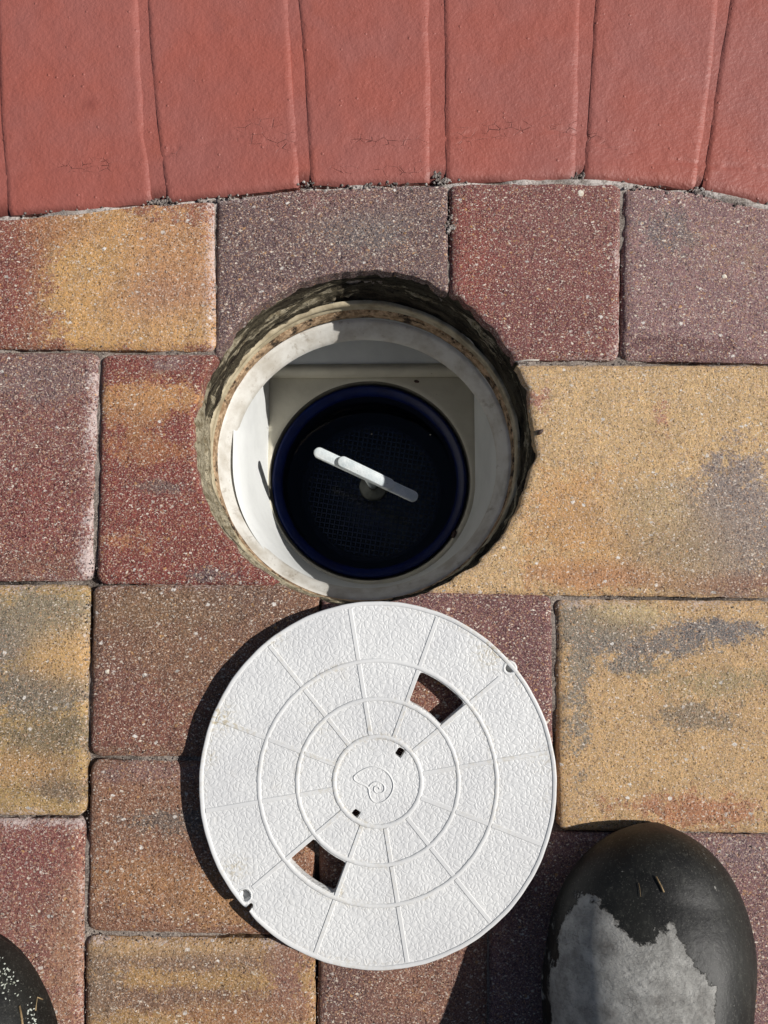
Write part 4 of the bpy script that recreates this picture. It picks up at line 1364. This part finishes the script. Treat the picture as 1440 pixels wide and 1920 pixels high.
def small_tube(name, pts, r, mat, label, cat, group=None):
    V, Fc = tube_mesh(pts, r, 6)
    c = Vector(pts[0])
    V = [Vector(v) - c for v in V]
    o = mesh(name, V, Fc, mat); o.location = c
    return tag(o, label, cat, group)


def drop_z(x, y, dflt):
    """height of the boots below a point, by casting a ray on the finished mesh"""
    best = dflt
    for o in (btr, btl):
        ok, hit, nrm, _ = o.ray_cast(Vector((x - PL.x, y - PL.y, .5)), Vector((0, 0, -1)))
        if ok and hit.z > best: best = hit.z; NRM[0] = nrm.copy()
    return best


NRM = [Vector((0, 0, 1))]


bpy.context.view_layer.update()


def on_boot(px, py):
    z = .15
    while z > 0:
        x, y = P(px, py, z); h = drop_z(x, y, 0)
        if h >= z: return x, y, h
        z -= .0008
    return x, y, 0.0


def straw_at(pxs, r, label, lift=.0008, mat='straw'):
    pts = []
    for px, py in pxs:
        x, y, z = on_boot(px, py); pts.append((x, y, z + lift))
    return small_tube("straw", pts, r, M[mat], label, "straw")


straw_at([(1229, 1642), (1234, 1652), (1238, 1660), (1243, 1671)], .0005, "short bent piece of dry straw on the toe of the right boot", .0012)
straw_at([(1196, 1654), (1199, 1666), (1200, 1680)], .00012, "hair thin dry grass stalk on the right boot left of the bent straw")
straw_at([(40, 1882), (42, 1900), (45, 1925)], .0007, "long upright dry straw on the left boot at the photo's bottom edge", .001)
straw_at([(71, 1890), (71, 1868), (84, 1869)], .0005, "small hooked straw near the edge of the left boot", .001)
# pale wet flecks on the left boot
parts = []
for _ in range(75):
    if random.random() < .62:
        px, py = random.gauss(14, 12), random.gauss(1836, 17); py += (px - 22) * .8
    else:
        px, py = random.gauss(62, 6), random.gauss(1900, 14)
    x, y, z = on_boot(px, py)
    if z < .01: continue
    r = random.uniform(.0002, .0006); a = random.uniform(0, 3.1)
    rx, ry = r * random.uniform(1, 2.2), r
    v = []
    nn = NRM[0]; e1 = nn.orthogonal().normalized(); e2 = nn.cross(e1)
    for zz, k in ((.0001, 1), (.0006, .7)):
        for j in range(6):
            t = j * math.pi / 3
            u_, w_ = rx * k * math.cos(t), ry * k * math.sin(t)
            v.append(Vector((x, y, z)) + e1 * (u_ * math.cos(a) - w_ * math.sin(a)) + e2 * (u_ * math.sin(a) + w_ * math.cos(a)) + nn * zz)
    parts.append((v, [(0, 1, 7, 6), (1, 2, 8, 7), (2, 3, 9, 8), (3, 4, 10, 9), (4, 5, 11, 10), (5, 0, 6, 11), (6, 7, 8, 9, 10, 11)]))
V, Fc = join_parts(parts)
tag(mesh("grass_flecks", V, Fc, M['fleck']), "pale flecks of dried grass scattered on the left boot", "flecks", kind='stuff')


def pebble(name, px, py, z, rx, ry, rz, mat, label, cat, rot=0.0):
    bm = bmesh.new(); bmesh.ops.create_icosphere(bm, subdivisions=1 if name == 'stone_chip' else 2, radius=1)
    for v in bm.verts:
        k = 1 + random.uniform(-.12, .12) * (2.4 if name == 'stone_chip' else 1)
        v.co = Vector((v.co.x * rx * k, v.co.y * ry * k, v.co.z * rz * k))
    me = bpy.data.meshes.new(name); bm.to_mesh(me); bm.free()
    me.polygons.foreach_set('use_smooth', [name != 'stone_chip'] * len(me.polygons))
    me.materials.append(mat)
    o = bpy.data.objects.new(name, me); C.objects.link(o)
    x, y = P(px, py, z)
    o.location = (x, y, z); o.rotation_euler = (0, 0, rot)
    return tag(o, label, cat)


pebble("seed_husk", 1013, 810, .0016, .0030, .0016, .0012, M['seed'], "small dark oval seed husk on the yellow paver right of the hole", "seed", math.radians(40))
pebble("dead_insect", 781, 715, -.196, .0028, .0016, .0014, M['seed'], "small dark dead insect on the cream ledge inside the skimmer well", "insect", math.radians(-15))
pebble("dirt_crumb", 851, 1002, -.200, .0024, .0042, .002, M['seed'], "dark crumb of dirt at the right edge of the navy basket", "dirt", math.radians(-20))
pebble("stone_chip", 1089, 362, .0001, .0026, .0038, .0006, M['chip'], "pale flat stone chip on the dark red paver under the coping", "stone chip", .3)
pebble("stone_chip", 201, 1259, .0004, .0022, .0019, .0007, M['chip'], "white stone chip on the brown paver left of the lid", "stone chip", .3)
pebble("stone_chip", 1358, 518, -.0009, .0026, .0022, .0007, M['chip'], "pinkish round stone chip set in the purple grey paver at upper right", "stone chip", .3)
x, y = P(966, 679, 0); x2, y2 = P(1010, 676, 0)
small_tube("thread", [(x, y, .0012), ((x + x2) / 2, y * .5 + y2 * .5 + .0004, .002), (x2, y2, .0012)], .00035, M['thread'], "short white thread hanging over the right edge of the hole", "thread")

pebble("floating_speck", 697, 814, -.2315, .0008, .0006, .0003, M['chip'], "tiny pale speck floating in the dark basket water above the handle", "speck")
pebble("floating_speck", 807, 815, -.2315, .0009, .0007, .0003, M['chip'], "tiny pale speck floating in the basket water at upper right", "speck")

for o in C.objects:
    k = o.name.split('.')[0]
    if o.parent is None and 'label' in o:
        if k == 'stone_chip': o['group'] = "pale stone chips showing in the pavers"
        if k == 'floating_speck': o['group'] = "specks floating in the basket water"
        if k == 'straw': o['group'] = "bits of dry straw stuck to the boots"
